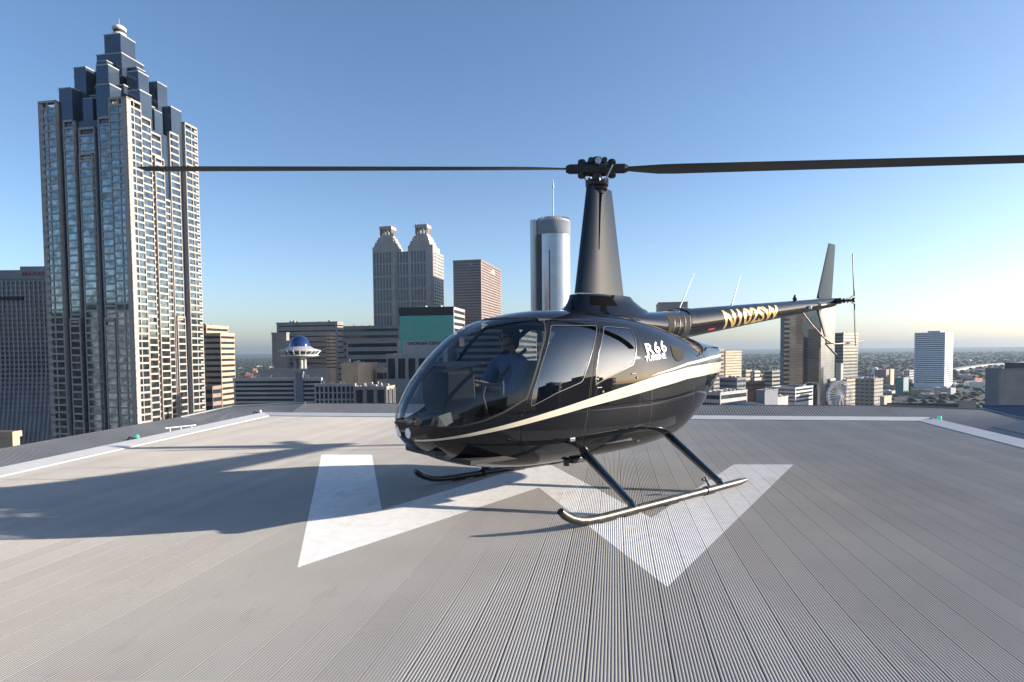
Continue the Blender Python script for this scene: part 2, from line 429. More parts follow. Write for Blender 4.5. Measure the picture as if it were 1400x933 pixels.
# low white pipe bracket on the left net
br = MB()
q0 = PAD[0] + (PAD[3] - PAD[0]) * 0.115
for k in range(3): br.tube([(q0.x - .30 - .12 * k, q0.y - .18 * k, -.3), (q0.x - .30 - .12 * k, q0.y - .18 * k, .03)], .012, 8)
br.tube([(q0.x - .25, q0.y + .08, .03), (q0.x - .60, q0.y - .42, .03)], .012, 8)
tag(br.build("pipe_bracket", M_CLEAR), "small white pipe bracket on the net beside the left pad edge", "bracket")
# ------------------------------------------------------------------ helicopter
HX, HY, HTH = 0.9545, 6.9203, 0.6846
M_BODY = mat("glossy black aircraft paint", (0.008, 0.0085, 0.011), rough=0.3, coat=1.0, var=0.1, spec=0.0)
M_BODY.node_tree.nodes["Principled BSDF"].inputs["Coat Roughness"].default_value = 0.02
M_STRIPE = mat("champagne gold stripe", (0.60, 0.54, 0.42), rough=0.25, coat=0.6, var=0.03)
M_WHITE = mat("white lettering vinyl", (0.8, 0.8, 0.78), rough=0.4, var=0.02)
M_GOLD = mat("gold lettering vinyl", (0.80, 0.55, 0.20), rough=0.28, metal=0.5, var=0.05)
M_SEAL = mat("grey window seal", (0.11, 0.115, 0.115), rough=0.35, var=0.1)
M_SEAM = mat("dark panel seam", (0.02, 0.02, 0.02), rough=0.7)
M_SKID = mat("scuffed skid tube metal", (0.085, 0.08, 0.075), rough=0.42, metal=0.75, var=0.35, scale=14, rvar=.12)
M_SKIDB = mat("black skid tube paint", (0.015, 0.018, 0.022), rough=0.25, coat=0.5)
M_LEG = mat("dark blue black leg paint", (0.012, 0.022, 0.032), rough=0.2, coat=0.8)
M_ALU = mat("machined aluminium", (0.5, 0.5, 0.5), rough=0.3, metal=0.9, var=0.1, scale=20)
M_DARK = mat("dark steel", (0.035, 0.037, 0.04), rough=0.4, metal=0.4, var=0.2, scale=20)
M_BLADE = mat("matt black rotor blade paint", (0.02, 0.022, 0.024), rough=0.45, var=0.2, scale=4)
M_INT = mat("dark cabin trim", (0.02, 0.02, 0.022), rough=0.8, var=0.2)
M_SEAT = mat("black seat leather", (0.022, 0.022, 0.024), rough=0.5, var=0.2, bump=.2)
M_PANELGREY = mat("instrument pod grey", (0.022, 0.023, 0.026), rough=0.5)
M_SCREEN = mat("instrument glass", (0.02, 0.02, 0.025), rough=0.08)
M_GRILL = mat("brown grey metal louvre", (0.036, 0.034, 0.031), rough=0.8, spec=0.1)
M_HOLE_SHADE = mat("black opening shade", (0.008, 0.008, 0.009), rough=1.0, spec=0.0)
M_HND = mat("dull handle metal", (0.16, 0.16, 0.16), rough=0.35, metal=0.6)
M_RED = mat("red warning paint", (0.6, 0.05, 0.04), rough=0.4)
M_WSHIELD = glass("tinted windshield", (0.60, 0.65, 0.70))
M_DGLASS = glass("dark tinted door window", (0.60, 0.64, 0.66), ior=2.25)
M_LENS = mat("headlight lens glass", (0.75, 0.8, 0.85), rough=0.05, coat=1.0)
HELI = empty("helicopter", (HX, HY, 0), math.pi + HTH)
tag(HELI, "glossy black helicopter with a champagne stripe parked on skids on the helipad", "helicopter")

NS, NT = 230, 176
def base_bm():
    bm = bmesh.new(); T = np.linspace(0, 2 * np.pi, NT, endpoint=False)
    C, S = np.cos(T), np.sin(T); rows = []
    L = len(BT)
    idx = np.unique(np.concatenate([np.linspace(0, L * 0.2, 70), np.linspace(L * 0.2, L - 1, NS - 70)]).astype(int)); idx = np.minimum(idx, L - 1)
    idx = np.unique(idx)
    for i in idx[1:]:
        x, w, zt, zb, zm, nu, nl = BT[i]
        n = np.where(S > 0, nu, nl); hh = np.where(S > 0, zt - zm, zm - zb)
        y = w * np.sign(C) * np.abs(C) ** (2 / n); z = zm + hh * np.sign(S) * np.abs(S) ** (2 / n)
        rows.append([bm.verts.new((x, a, b_)) for a, b_ in zip(y, z)])
    tip = bm.verts.new(BT[0][[0]].tolist() + [0, BT[0][4]])
    for j in range(NT): bm.faces.new((tip, rows[0][j], rows[0][(j + 1) % NT]))
    for a, b_ in zip(rows[:-1], rows[1:]):
        for j in range(NT): bm.faces.new((a[j], b_[j], b_[(j + 1) % NT], a[(j + 1) % NT]))
    bm.faces.new(rows[-1])
    bmesh.ops.recalc_face_normals(bm, faces=bm.faces)
    return bm
_BASE = bpy.data.meshes.new("base"); _b = base_bm(); _b.to_mesh(_BASE); _b.free()

def cut(bm, poly):
    n = len(poly)
    for i in range(n):
        (xa, za), (xb, zb) = poly[i], poly[(i + 1) % n]
        L = math.hypot(xb - xa, zb - za)
        if L < 1e-6: continue
        lo = (min(xa, xb) - .03, min(za, zb) - .03); hi = (max(xa, xb) + .03, max(za, zb) + .03)
        fs = [f for f in bm.faces if any(lo[0] <= v.co.x <= hi[0] and lo[1] <= v.co.z <= hi[1] for v in f.verts)]
        if not fs: continue
        es = {e for f in fs for e in f.edges}; vs = {v for f in fs for v in f.verts}
        bmesh.ops.bisect_plane(bm, geom=list(vs) + list(es) + fs, plane_co=(xa, 0, za), plane_no=(zb - za, 0, xa - xb), dist=1e-5)
def to_obj(bm, name, m_, parent, off=0.0):
    bmesh.ops.triangulate(bm, faces=[f for f in bm.faces if len(f.verts) > 4])
    me = bpy.data.meshes.new(name); bm.to_mesh(me); bm.free()
    n = len(me.vertices); co = np.empty(n * 3); me.vertices.foreach_get("co", co); co = co.reshape(-1, 3)
    N = bnormal(co)
    if off: co2 = co + N * off; me.vertices.foreach_set("co", co2.ravel())
    me.shade_smooth()
    me.normals_split_custom_set_from_vertices([tuple(q) for q in N])
    me.update()
    return link(name, me, m_, parent)
def patch(name, polys_in, m_, parent, side=0, off=0.0, polys_out=(), ymin=0.0, zmax=None, zmin=None):
    """surface patch of the fuselage inside every polygon of polys_in (side view) and outside polys_out"""
    bm = bmesh.new(); bm.from_mesh(_BASE)
    if polys_in:
        P0 = polys_in[0]; x0 = min(p[0] for p in P0) - .08; x1 = max(p[0] for p in P0) + .08; z0 = min(p[1] for p in P0) - .08; z1 = max(p[1] for p in P0) + .08
        kill = []
        for f in bm.faces:
            c = f.calc_center_median()
            if not (x0 < c.x < x1 and z0 < c.z < z1) or (side and c.y * side < 0): kill.append(f)
        bmesh.ops.delete(bm, geom=kill, context='FACES')
    for P in list(polys_in) + list(polys_out): cut(bm, P)
    if ymin:
        for s_ in (-1, 1):
            bmesh.ops.bisect_plane(bm, geom=bm.verts[:] + bm.edges[:] + bm.faces[:], plane_co=(0, s_ * ymin, 0), plane_no=(0, 1, 0))
    kill = []
    for f in bm.faces:
        c = f.calc_center_median()
        ok = all(pip(c.x, c.z, P) for P in polys_in) and not any(pip(c.x, c.z, P) and abs(c.y) > ymin for P in polys_out)
        if polys_in and ymin and abs(c.y) < ymin: ok = False
        if not ok: kill.append(f)
    bmesh.ops.delete(bm, geom=kill, context='FACES')
    return to_obj(bm, name, m_, parent, off)
def smooth_poly(P, it=2, rad=.035):
    Q = []
    for i in range(len(P)):                      # round only true corners
        a, b_, c = [Vector(q) for q in (P[i - 1], P[i], P[(i + 1) % len(P)])]
        e1, e2 = (a - b_), (c - b_); ang = e1.angle(e2)
        if ang > 2.75: Q.append(tuple(b_)); continue
        d = min(rad, e1.length * .45, e2.length * .45); p, q = b_ + e1.normalized() * d, b_ + e2.normalized() * d
        for k in range(6):
            t = k / 5; Q.append(tuple(p * (1 - t) ** 2 + b_ * 2 * t * (1 - t) + q * t * t))
    return Q
def smooth_old(P, it=2):
    for _ in range(it):
        Q = []
        for i in range(len(P)):
            a, b_ = P[i], P[(i + 1) % len(P)]
            Q += [(a[0] * .8 + b_[0] * .2, a[1] * .8 + b_[1] * .2), (a[0] * .2 + b_[0] * .8, a[1] * .2 + b_[1] * .8)]
        P = Q
    return P
def grow(P, d):
    n = len(P); A = sum(P[i][0] * P[(i + 1) % n][1] - P[(i + 1) % n][0] * P[i][1] for i in range(n)); s_ = 1 if A > 0 else -1
    out = []
    for i in range(n):
        a, b_, c = P[i - 1], P[i], P[(i + 1) % n]
        e1 = Vector((b_[0] - a[0], b_[1] - a[1])); e2 = Vector((c[0] - b_[0], c[1] - b_[1]))
        if e1.length < 1e-7 or e2.length < 1e-7: continue
        e1.normalize(); e2.normalize()
        nn = Vector((e1.y + e2.y, -e1.x - e2.x)).normalized() * s_
        out.append((b_[0] + nn.x * d, b_[1] + nn.y * d))
    return out

WS = [(2.56, 0.86), (2.44, 0.86), (2.30, 0.85), (2.15, 0.86), (1.98, 0.90), (1.82, 0.965), (1.61, 1.075), (1.50, 1.30), (1.40, 1.48), (1.28, 1.64), (1.20, 1.76), (1.24, 1.80), (1.55, 1.785), (1.85, 1.72), (2.3, 1.6), (2.56, 1.3)]
DW1 = smooth_poly([(1.165, 1.715), (0.60, 1.72), (0.71, 1.60), (0.83, 1.44), (0.93, 1.29), (0.985, 1.195), (1.30, 1.105), (1.575, 0.995), (1.54, 1.14), (1.42, 1.37), (1.28, 1.57)])
DW2 = smooth_poly([(0.505, 1.715), (0.10, 1.70), (0.12, 1.60), (0.17, 1.47), (0.255, 1.335), (0.56, 1.245), (0.815, 1.165), (0.79, 1.30), (0.72, 1.46), (0.61, 1.60)])
D1 = smooth_poly([(1.13, 1.775), (0.56, 1.78), (0.70, 1.60), (0.83, 1.38), (0.90, 1.10), (0.93, 0.90), (0.98, 0.60), (1.05, 0.53), (1.52, 0.55), (1.64, 0.66), (1.66, 0.85), (1.59, 1.06), (1.48, 1.30), (1.38, 1.48), (1.26, 1.64)], 1)
D2 = smooth_poly([(0.52, 1.775), (0.02, 1.76), (0.06, 1.55), (0.15, 1.30), (0.17, 1.00), (0.19, 0.62), (0.26, 0.55), (0.86, 0.56), (0.92, 0.66), (0.89, 0.95), (0.86, 1.18), (0.80, 1.38), (0.67, 1.58)], 1)
VENT = [(-.499, 1.524), (-.739, 1.507), (-.756, 1.442), (-.713, 1.377), (-.60, 1.35), (-.527, 1.362), (-.480, 1.413)]

shell = patch("fuselage", [], M_BODY, HELI, polys_out=[])
# cut the glazing out of the shell
bpy.data.objects.remove(shell)
def shell_build():
    bm = bmesh.new(); bm.from_mesh(_BASE)
    for P in (WS, DW1, DW2): cut(bm, P)
    for s_ in (-1, 1): bmesh.ops.bisect_plane(bm, geom=bm.verts[:] + bm.edges[:] + bm.faces[:], plane_co=(0, s_ * .042, 0), plane_no=(0, 1, 0))
    kill = []
    for f in bm.faces:
        c = f.calc_center_median()
        if (pip(c.x, c.z, WS) and abs(c.y) > .042) or pip(c.x, c.z, DW1) or pip(c.x, c.z, DW2): kill.append(f)
    bmesh.ops.delete(bm, geom=kill, context='FACES')
    return to_obj(bm, "fuselage", M_BODY, HELI)
FUS = shell_build()
for s_ in (1, -1):
    patch("windshield", [WS], M_WSHIELD, HELI, s_, 0.0, ymin=.042)
    patch("windshield_seal", [grow(WS, .012)], M_SEAM, HELI, s_, 0.003, polys_out=[grow(WS, -.004)])
    for (D, DWn) in ((D1, DW1), (D2, DW2)):
        dr = patch("door", [D], M_BODY, HELI, s_, 0.003, polys_out=[grow(DWn, .004)])
        patch("window", [DWn], M_DGLASS, dr, s_, 0.0)
        patch("window_seal", [grow(DWn, .004)], M_SEAL, dr, s_, 0.0055, polys_out=[grow(DWn, -.002)])
        patch("door_seam", [grow(D, .005)], M_SEAM, dr, s_, 0.0012, polys_out=[grow(D, -.001)])
        hx = min(p[0] for p in DWn) + .16; hz = (1.13 if D is D1 else 1.245) - .0
        hb = MB(); yy = float(by(hx, hz)) + .012
        hb.box(hx - .035, hx + .035, yy - .012, yy + .002, hz - .005, hz + .005); hb.tube([(hx - .05, yy - .02, hz - .04), (hx - .05, yy + .004, hz - .04)], .012, 10)
        if s_ < 0:
            hb.v = [(x, -y, z) for x, y, z in hb.v]
        hb.build("door_handle", M_HND, dr, bevel=.003)
    low = [(2.417, .724), (2.296, .737), (2.097, .764), (1.809, .814), (1.426, .88), (.955, .952), (.447, 1.012), (-.142, 1.090), (-.77, 1.158), (-1.583, 1.177), (-2.37, 1.174)]
    up = [(2.424, .738), (2.302, .755), (2.101, .790), (1.811, .852), (1.428, .933), (.955, 1.024), (.446, 1.117), (-.149, 1.217), (-.79, 1.283), (-1.6, 1.308), (-2.37, 1.313)]
    def dens(L):
        L = np.array(L); t = np.linspace(0, len(L) - 1, 45); return [(float(np.interp(q, range(len(L)), L[:, 0])), float(np.interp(q, range(len(L)), L[:, 1]))) for q in t]
    patch("side_stripe", [dens(low) + dens(up)[::-1]], M_STRIPE, HELI, s_, 0.006)
    patch("side_stripe", [[(.005, 1.210), (-.151, 1.243), (-.809, 1.336), (-1.65, 1.390), (-2.37, 1.413), (-2.37, 1.378), (-1.63, 1.357), (-.8, 1.309), (-.149, 1.231)]], M_STRIPE, HELI, s_, 0.006)
    vt = patch("vent_panel", [VENT], M_GRILL, HELI, s_, 0.005)
    # panel seams on the engine bay side
    for P in ([(-.03, 1.16), (-.036, 1.16), (-.036, .50), (-.03, .50)], [(-.03, .93), (-.03, .925), (-.95, .985), (-.95, .99)], [(-.95, 1.1), (-.956, 1.1), (-.956, .60), (-.95, .60)],
              [(1.62, .62), (1.62, .617), (-.9, .555), (-.9, .56)]):
        patch("panel_seam", [P], M_SEAM, HELI, s_, 0.002)
    # rivets: tiny domes along seams
    rv = MB()
    pts = [(1.665 - .0 * k, .95 - .022 * k) for k in range(0)]
    for k in range(24): 
        t = k / 23; pts.append((1.19 + (1.66 - 1.19) * t ** .9, 1.76 - (1.76 - .93) * t))
    for k in range(20): pts.append((-.02 + .0 * k, 1.12 - .03 * k))
    for k in range(26): pts.append((-.06 - .034 * k, .995 + .0024 * k))
    for k in range(16): pts.append((.9 - .0 * k + .03, .93 - .025 * k))
    for k in range(24): pts.append((1.5 - .06 * k, .585 - .001 * k))
    for k in range(14): pts.append((-.94, 1.08 - .032 * k))
    for k in range(30): pts.append((-.98 - .043 * k, 1.53 + (.0 - .0014 * k)))
    for (x, z) in pts:
        y = float(by(x, z))
        if y < .05: continue
        nrm = bnormal(np.array([[x, y, z]]))[0]
        c = np.array([x, y, z]) + nrm * .0025
        rv.ball((c[0], s_ * c[1], c[2]), .0042, 6)
    rv.build("rivets", M_HND, HELI)["kind"] = "stuff"

def on_body(x, z, off=0.008):
    y = float(by(x, z)); nrm = bnormal(np.array([[x, y, z]]))[0]
    return (x + nrm[0] * off, y + nrm[1] * off, z + nrm[2] * off)
def body_text(s_txt, name, m_, x0, z0, x1, z1, h, shear=0.0, parent=None, sp=1.0, bold=.01):
    me = text_mesh(s_txt, 1.0, bold, 0.0, sp)
    for v in me.vertices:
        a, b_ = v.co.x, v.co.y
        v.co = on_body(x0 + (x1 - x0) * a - shear * b_, z0 + (z1 - z0) * a + h * b_)
    me.shade_smooth(); return link(name, me, m_, parent or HELI)
body_text("R66", "lettering", M_WHITE, .005, 1.425, -.385, 1.462, .120, bold=.022, sp=1.2)
body_text("TURBINE", "lettering", M_WHITE, .055, 1.358, -.325, 1.392, .056, bold=.012)

# step / fuel drain light on the lower side
lt = MB(); cx_, cz_ = 1.08, .66; lt.box(cx_ - .035, cx_ + .035, float(by(cx_, cz_)) - .02, float(by(cx_, cz_)) + .02, cz_ - .018, cz_ + .018)
lt.build("foot_step", M_HND, HELI, bevel=.006)

# nose: black landing light housing, two round headlights
hs = MB()
for y in (-.075, .075):
    x = 2.452; z = .80
    hs2 = MB(); hs2.loft([[(x - .10 + dx, y + r * math.cos(a) , z + r * 1.25 * math.sin(a)) for a in [2 * math.pi * k / 24 for k in range(24)]] for dx, r in ((0, .055), (.085, .056), (.10, .050))])
    ho = hs2.build("headlight", M_BLK, HELI)
    ln = MB(); ln.loft([[(x - .001 + dx, y + r * math.cos(a), z + r * 1.25 * math.sin(a)) for a in [2 * math.pi * k / 24 for k in range(24)]] for dx, r in ((0, .047), (.012, .040), (.018, .02), (.02, .004))])
    ln.build("lens", M_LENS, ho)
nb = MB(); nb.box(2.38, 2.466, -.10, .10, .872, .892); nb.build("pitot_plate", M_BLK, HELI, bevel=.01)
MB().tube([(2.45, 0, .91), (2.52, 0, .905)], [.010, .007], 10).build("pitot_tube", M_BLK, HELI)

# ---- upper engine cowling, mast fairing
def sect(xf, xb, t, z, k=40, p=0.62):
    """airfoil like plan section, blunt front at xf, thin tail at xb"""
    pts = []
    for i in range(k):
        a = 2 * math.pi * i / k; c = (1 - math.cos(a)) / 2            # 0 front .. 1 back
        th = t * 2.6 * (0.2969 * math.sqrt(c + 1e-9) - .126 * c - .3516 * c * c + .2843 * c ** 3 - .1 * c ** 4) / .5 * 1.0
        pts.append((xf + (xb - xf) * c, math.copysign(th, math.sin(a)) if 0 < i else 0.0, z))
    return pts
def ell(xf, xb, t, z, k=40, n=2.3):
    pts = []
    for i in range(k):
        a = 2 * math.pi * i / k; c, s_ = math.cos(a), math.sin(a)
        pts.append(((xf + xb) / 2 + (xf - xb) / 2 * math.copysign(abs(c) ** (2 / n), c), t * math.copysign(abs(s_) ** (2 / n), s_), z))
    return pts
fa = MB(); fa.loft([sect(.34 - .19 * q, -.44 + .20 * q, .165 - .055 * q, 2.10 + 1.17 * q - (0.0)) for q in [i / 14 for i in range(15)]])
fa.build("mast_fairing", M_BODY, HELI)
SKR = [(.56, -.80, .37, 1.80), (.53, -.80, .33, 1.86), (.50, -.79, .29, 1.90), (.47, -.77, .27, 1.93), (.44, -.69, .24, 1.96), (.415, -.62, .215, 2.0), (.395, -.55, .195, 2.04), (.38, -.50, .185, 2.083)]
sk = MB(); sk.loft([ell(*q) for q in SKR])
skirt = sk.build("mast_skirt", M_BODY, HELI)
for s_ in (1, -1):
    iv = MB()
    def skp(a, z, off):
        q = [np.interp(z, [r_[3] for r_ in SKR], [r_[k] for r_ in SKR]) for k in range(3)]
        p_ = ell(q[0] + off, q[1] - off, q[2] + off, z, 360)[int(math.degrees(a)) % 360]; return (p_[0], s_ * p_[1], z)
    for i_ in range(10):
        for j_ in range(4):
            A_ = [R(46 + 4 * (i_ + d)) for d in (0, 1)]; Z_ = [1.965 + .025 * (j_ + d) for d in (0, 1)]
            iv.add([skp(A_[0], Z_[0], .004), skp(A_[1], Z_[0], .004), skp(A_[1], Z_[1], .004), skp(A_[0], Z_[1], .004)], [(0, 1, 2, 3)], True)
    iv.build("air_intake", M_HOLE_SHADE, skirt)  # black patch on the skirt; the opening's inner shade is put into its colour
# cowling running back to the boom
cw = MB(); CW = [(.35, .30, 1.70, 1.90), (0, .36, 1.70, 1.925), (-.4, .36, 1.62, 1.925), (-.8, .32, 1.58, 1.93), (-1.15, .265, 1.575, 1.945), (-1.45, .205, 1.59, 1.98), (-1.60, .180, 1.62, 1.975)]
cw.loft([[(x, w_ * math.copysign(abs(math.cos(a)) ** .85, math.cos(a)), (zb + zt) / 2 + (zt - zb) / 2 * math.copysign(abs(math.sin(a)) ** .85, math.sin(a))) for a in [2 * math.pi * k / 48 for k in range(48)]] for x, w_, zb, zt in CW])
cowl = cw.build("engine_cowling", M_BODY, HELI)
for s_ in (1, -1):
    def cowl_y(x, z):
        L = CW[::-1]; w_ = np.interp(x, [q[0] for q in L], [q[1] for q in L]); zb = np.interp(x, [q[0] for q in L], [q[2] for q in L]); zt = np.interp(x, [q[0] for q in L], [q[3] for q in L])
        q = abs((z - (zb + zt) / 2) / ((zt - zb) / 2)); q = min(.98, q); return float(w_) * (1 - q ** (2 / .85)) ** (.425)
    back = MB(); X = [-.82, -.95, -1.1, -1.25, -1.38]
    def quad(mb, xa, xb, za, zb, off, sl=-.07):
        n = 8; A = []; B = []
        for i in range(n + 1):
            z = za + (zb - za) * i / n; d = sl * (z - 1.62) / .28
            A.append((xa + d, s_ * (cowl_y(xa + d, z) + off), z)); B.append((xb + d, s_ * (cowl_y(xb + d, z) + off), z))
        mb.add(A + B, [(i, i + 1, n + 2 + i, n + 1 + i) for i in range(n)], True)
    quad(back, -.84, -1.40, 1.64, 1.90, .004)
    lg = back.build("cooling_louvre", M_GRILL, cowl)
    bars = MB()
    for x in (-.97, -1.11, -1.25, -1.39):
        bars = MB(); quad(bars, x, x - .010, 1.63, 1.905, .010); bars.build("louvre_bar", M_HND, lg)
ring = MB(); ring.loft([[(x, r * math.cos(a), 1.80 + .0 + (x + 1.45) * -.1 + r * math.sin(a)) for a in [2 * math.pi * k / 48 for k in range(48)]] for x, r in ((-1.49, .204), (-1.56, .202), (-1.60, .200))])
ring.build("boom_ring", M_BODY, HELI)

# ---- tail boom
BA, BB = Vector((-1.35, 0, 1.785)), Vector((-5.72, 0, 2.245)); RA, RB = .192, .078
bdir = (BB - BA).normalized(); bup = Vector((0, 1, 0)).cross(bdir); bup = bup if bup.z > 0 else -bup
def boom_pt(s_, ang, off=0.0):
    """s_ 0..1 along the boom, ang from the port side (+y) towards the top"""
    c = BA + (BB - BA) * s_; r = RA + (RB - RA) * s_ + off
    return c + Vector((0, 1, 0)) * (r * math.cos(ang)) + bup * (r * math.sin(ang))
bo = MB(); bo.loft([[tuple(boom_pt(s_, a)) for a in [2 * math.pi * k / 56 for k in range(56)]] for s_ in [i / 30 for i in range(31)]])
bo.loft([[tuple(BB + bdir * d + Vector((0, 1, 0)) * r * math.cos(a) + bup * r * math.sin(a)) for a in [2 * math.pi * k / 32 for k in range(32)]] for d, r in ((-.005, .079), (.10, .075), (.17, .06), (.20, .02))])
boom = bo.build("tail_boom", M_BODY, HELI)
def boom_text(txt, name, m_, s0, s1, a0, a1, off, shear=0.02, bold=.012):
    me = text_mesh(txt, 1.0, bold, 0, 1.0)
    for v in me.vertices:
        a, b_ = v.co.x, v.co.y; v.co = boom_pt(s0 + (s1 - s0) * a - shear * (b_ - .5) * .6, a0 + (a1 - a0) * b_, off)
    me.shade_smooth(); return link(name, me, m_, boom)
boom_text("N102SW", "lettering", M_GOLD, .212, .552, -.98, .74, .003, bold=.022)
for s_ in (0.0, .22, .44, .66, .88):
    rg = MB(); rg.loft([[tuple(boom_pt(s_ + d, a, .0015)) for a in [2 * math.pi * k / 48 for k in range(48)]] for d in (0, .0022)], caps=False); rg.build("boom_seam", M_SEAM, boom)
st = MB()
for (s0, s1, a0, a1) in ((.13, .165, -.75, -.60), ):
    st.add([tuple(boom_pt(s0, a0, .003)), tuple(boom_pt(s1, a0, .003)), tuple(boom_pt(s1, a1, .003)), tuple(boom_pt(s0, a1, .003))], [(0, 1, 2, 3)])
st.build("warning_decal", M_RED, boom)
st = MB(); st.add([tuple(boom_pt(q, a, .003)) for q, a in ((.88, -.2), (.93, -.2), (.93, .0), (.88, .0))], [(0, 1, 2, 3)]); st.build("warning_decal", M_WHITE, boom)
# whip antennas, beacon, strobe
for (xa, za, xb, zb) in ((-1.52, 1.99, -1.83, 2.47), (-2.72, 2.09, -2.95, 2.56)):
    MB().tube([(xa + .03, 0, za - .03), (xa, 0, za + .03), (xb, 0, zb)], [.020, .008, .003], 8).build("whip_antenna", M_WHITE, HELI)
bc = MB(); bc.lathe([(.025, 2.18), (.025, 2.24), (.036, 2.245), (.036, 2.265), (.022, 2.275), (.022, 2.29), (.012, 2.315), (.003, 2.32)], (-4.5, 0), 16); bc.build("beacon", M_BLK, HELI)
MB().ball((-4.75, .12, 2.12), .03).build("position_light", M_LENS, HELI)

# ---- fins
def fin(p0, p1, c0, c1, t0, t1):
    """p0/p1 leading edge points at root and tip, chords c0/c1 towards -x"""
    mb = MB(); k = 20; rings = []
    for q in range(7):
        u = q / 6; P = Vector(p0).lerp(Vector(p1), u); c_ = c0 + (c1 - c0) * u; t = t0 + (t1 - t0) * u; ring_ = []
        for i in range(k):
            a = 2 * math.pi * i / k; cc = (1 - math.cos(a)) / 2
            th = t * 2.6 * (0.2969 * math.sqrt(cc + 1e-9) - .126 * cc - .3516 * cc * cc + .2843 * cc ** 3 - .1 * cc ** 4) / .5
            ring_.append((P.x - c_ * cc, P.y + (math.copysign(th, math.sin(a)) if i else 0), P.z))
        rings.append(ring_)
    return mb.loft(rings)
M_FIN = mat("satin grey fin paint", (0.055, 0.078, 0.095), rough=0.85, spec=0.1)
fin((-5.27, -.02, 2.30), (-5.68, -.02, 3.24), .56, .26, .035, .02).build("upper_fin", M_FIN, HELI)
fin((-5.25, -.02, 2.16), (-5.66, -.02, 1.52), .15, .12, .03, .02).build("lower_fin", M_BLADE, HELI)
hsb = MB(); k = 16; rings = []
for y in (-.09, -.5, -.95):
    rings.append([(-4.98 - .36 * (1 - math.cos(2 * math.pi * i / k)) / 2, y, 2.22 + .02 * math.sin(2 * math.pi * i / k)) for i in range(k)])
hsb.loft(rings); hsb.build("horizontal_stabilizer", M_BODY, HELI)
M_GUARD = mat("red and white guard tube", (0.28, 0.12, 0.10), rough=0.35, var=.9, scale=9)
gd = MB(); gd.tube([(-4.68, .03, 2.05), (-4.86, .10, 1.85), (-5.03, .2, 1.66), (-5.18, .25, 1.57), (-5.35, .26, 1.545), (-5.8, .27, 1.56), (-6.4, .27, 1.60)], .014, 8)
gd.tube([(-5.60, -.02, 1.56), (-5.64, .26, 1.555)], .012, 8); gd.build("tail_rotor_guard", M_GUARD, HELI)
MB().tube([(-5.62, -.02, 1.55), (-5.80, 0, 1.44), (-5.98, 0, 1.36)], [.014, .014, .018], 8).build("tail_skid", M_BLK, HELI)

# ---- tail rotor
tr = empty("tail_rotor", (-5.80, 0, 2.27), 0, HELI)
tg = MB(); tg.tube([(0, .03, 0), (0, .16, 0)], .05, 16).tube([(0, .16, 0), (0, .36, 0)], .02, 12).tube([(0, .18, 0), (0, .215, 0)], .04, 12).tube([(0, .245, 0), (0, .26, 0)], .045, 12).tube([(0, .33, 0), (0, .375, 0)], .04, 12)
tg.build("gearbox", M_DARK, tr)
for s_ in (1, -1):
    a = R(6); d = Vector((math.sin(a), 0, math.cos(a))) * s_; e = Vector((math.cos(a), 0, -math.sin(a)))
    mb = MB(); rings = []
    for q, ch in ((.06, .03), (.14, .035), (.18, .10), (.45, .10), (.72, .095), (.76, .06)):
        c = Vector((0, .355, 0)) + d * q
        rings.append([tuple(c + e * (ch / 2 * math.cos(t)) + Vector((0, 1, 0)) * (.011 * math.sin(t) + .012 * math.cos(t))) for t in [2 * math.pi * i / 14 for i in range(14)]])
    mb.loft(rings); mb.build("tail_rotor_blade", M_BLADE, tr)
    MB().tube([tuple(Vector((.03 * s_, .25, 0))), tuple(Vector((.03 * s_, .345, 0)) + d * .07)], .007, 6).build("pitch_link", M_ALU, tr)

# ---- main rotor
ms = MB(); ms.lathe([(.045, 2.2), (.045, 3.50)], k=20); ms.build("rotor_mast", M_DARK, HELI)
sp = MB(); sp.lathe([(.10, 3.235), (.115, 3.245), (.115, 3.265), (.10, 3.27)], k=28); sp.lathe([(.085, 3.275), (.125, 3.285), (.125, 3.315), (.11, 3.33), (.09, 3.345)], k=28)
sp.lathe([(.075, 3.2), (.08, 3.235)], k=20)
for k in range(6):
    a = k * math.pi / 3; sp.box(.10 * math.cos(a) - .02, .10 * math.cos(a) + .02, .10 * math.sin(a) - .02, .10 * math.sin(a) + .02, 3.30, 3.36)
sp.build("swashplate", M_DARK, HELI)
RA_W = R(-1.0)                                            # blade line in the world, from +X
mr = empty("main_rotor", (0, 0, 3.475), 0, HELI); mr.rotation_euler = (0, 0, RA_W - (math.pi + HTH))
hb = MB()
hb.loft([[(x, w_ * math.cos(a), z0 + h_ * math.sin(a)) for a in [2 * math.pi * k / 20 for k in range(20)]] for x, w_, h_, z0 in ((-.17, .045, .05, 0), (-.12, .06, .075, 0), (-.05, .075, .085, 0), (.05, .075, .085, 0), (.12, .06, .075, 0), (.17, .045, .05, 0))])
hb.lathe([(.075, .03), (.075, .09), (.055, .12), (.03, .125)], k=20)
hb.lathe([(.06, -.06), (.05, -.14)], k=16)
hb.build("rotor_hub", M_DARK, mr, bevel=.004)
th = MB(); th.tube([(0, -.13, .055), (0, .13, .055)], .035, 16); th.build("teeter_bolt", M_ALU, mr)
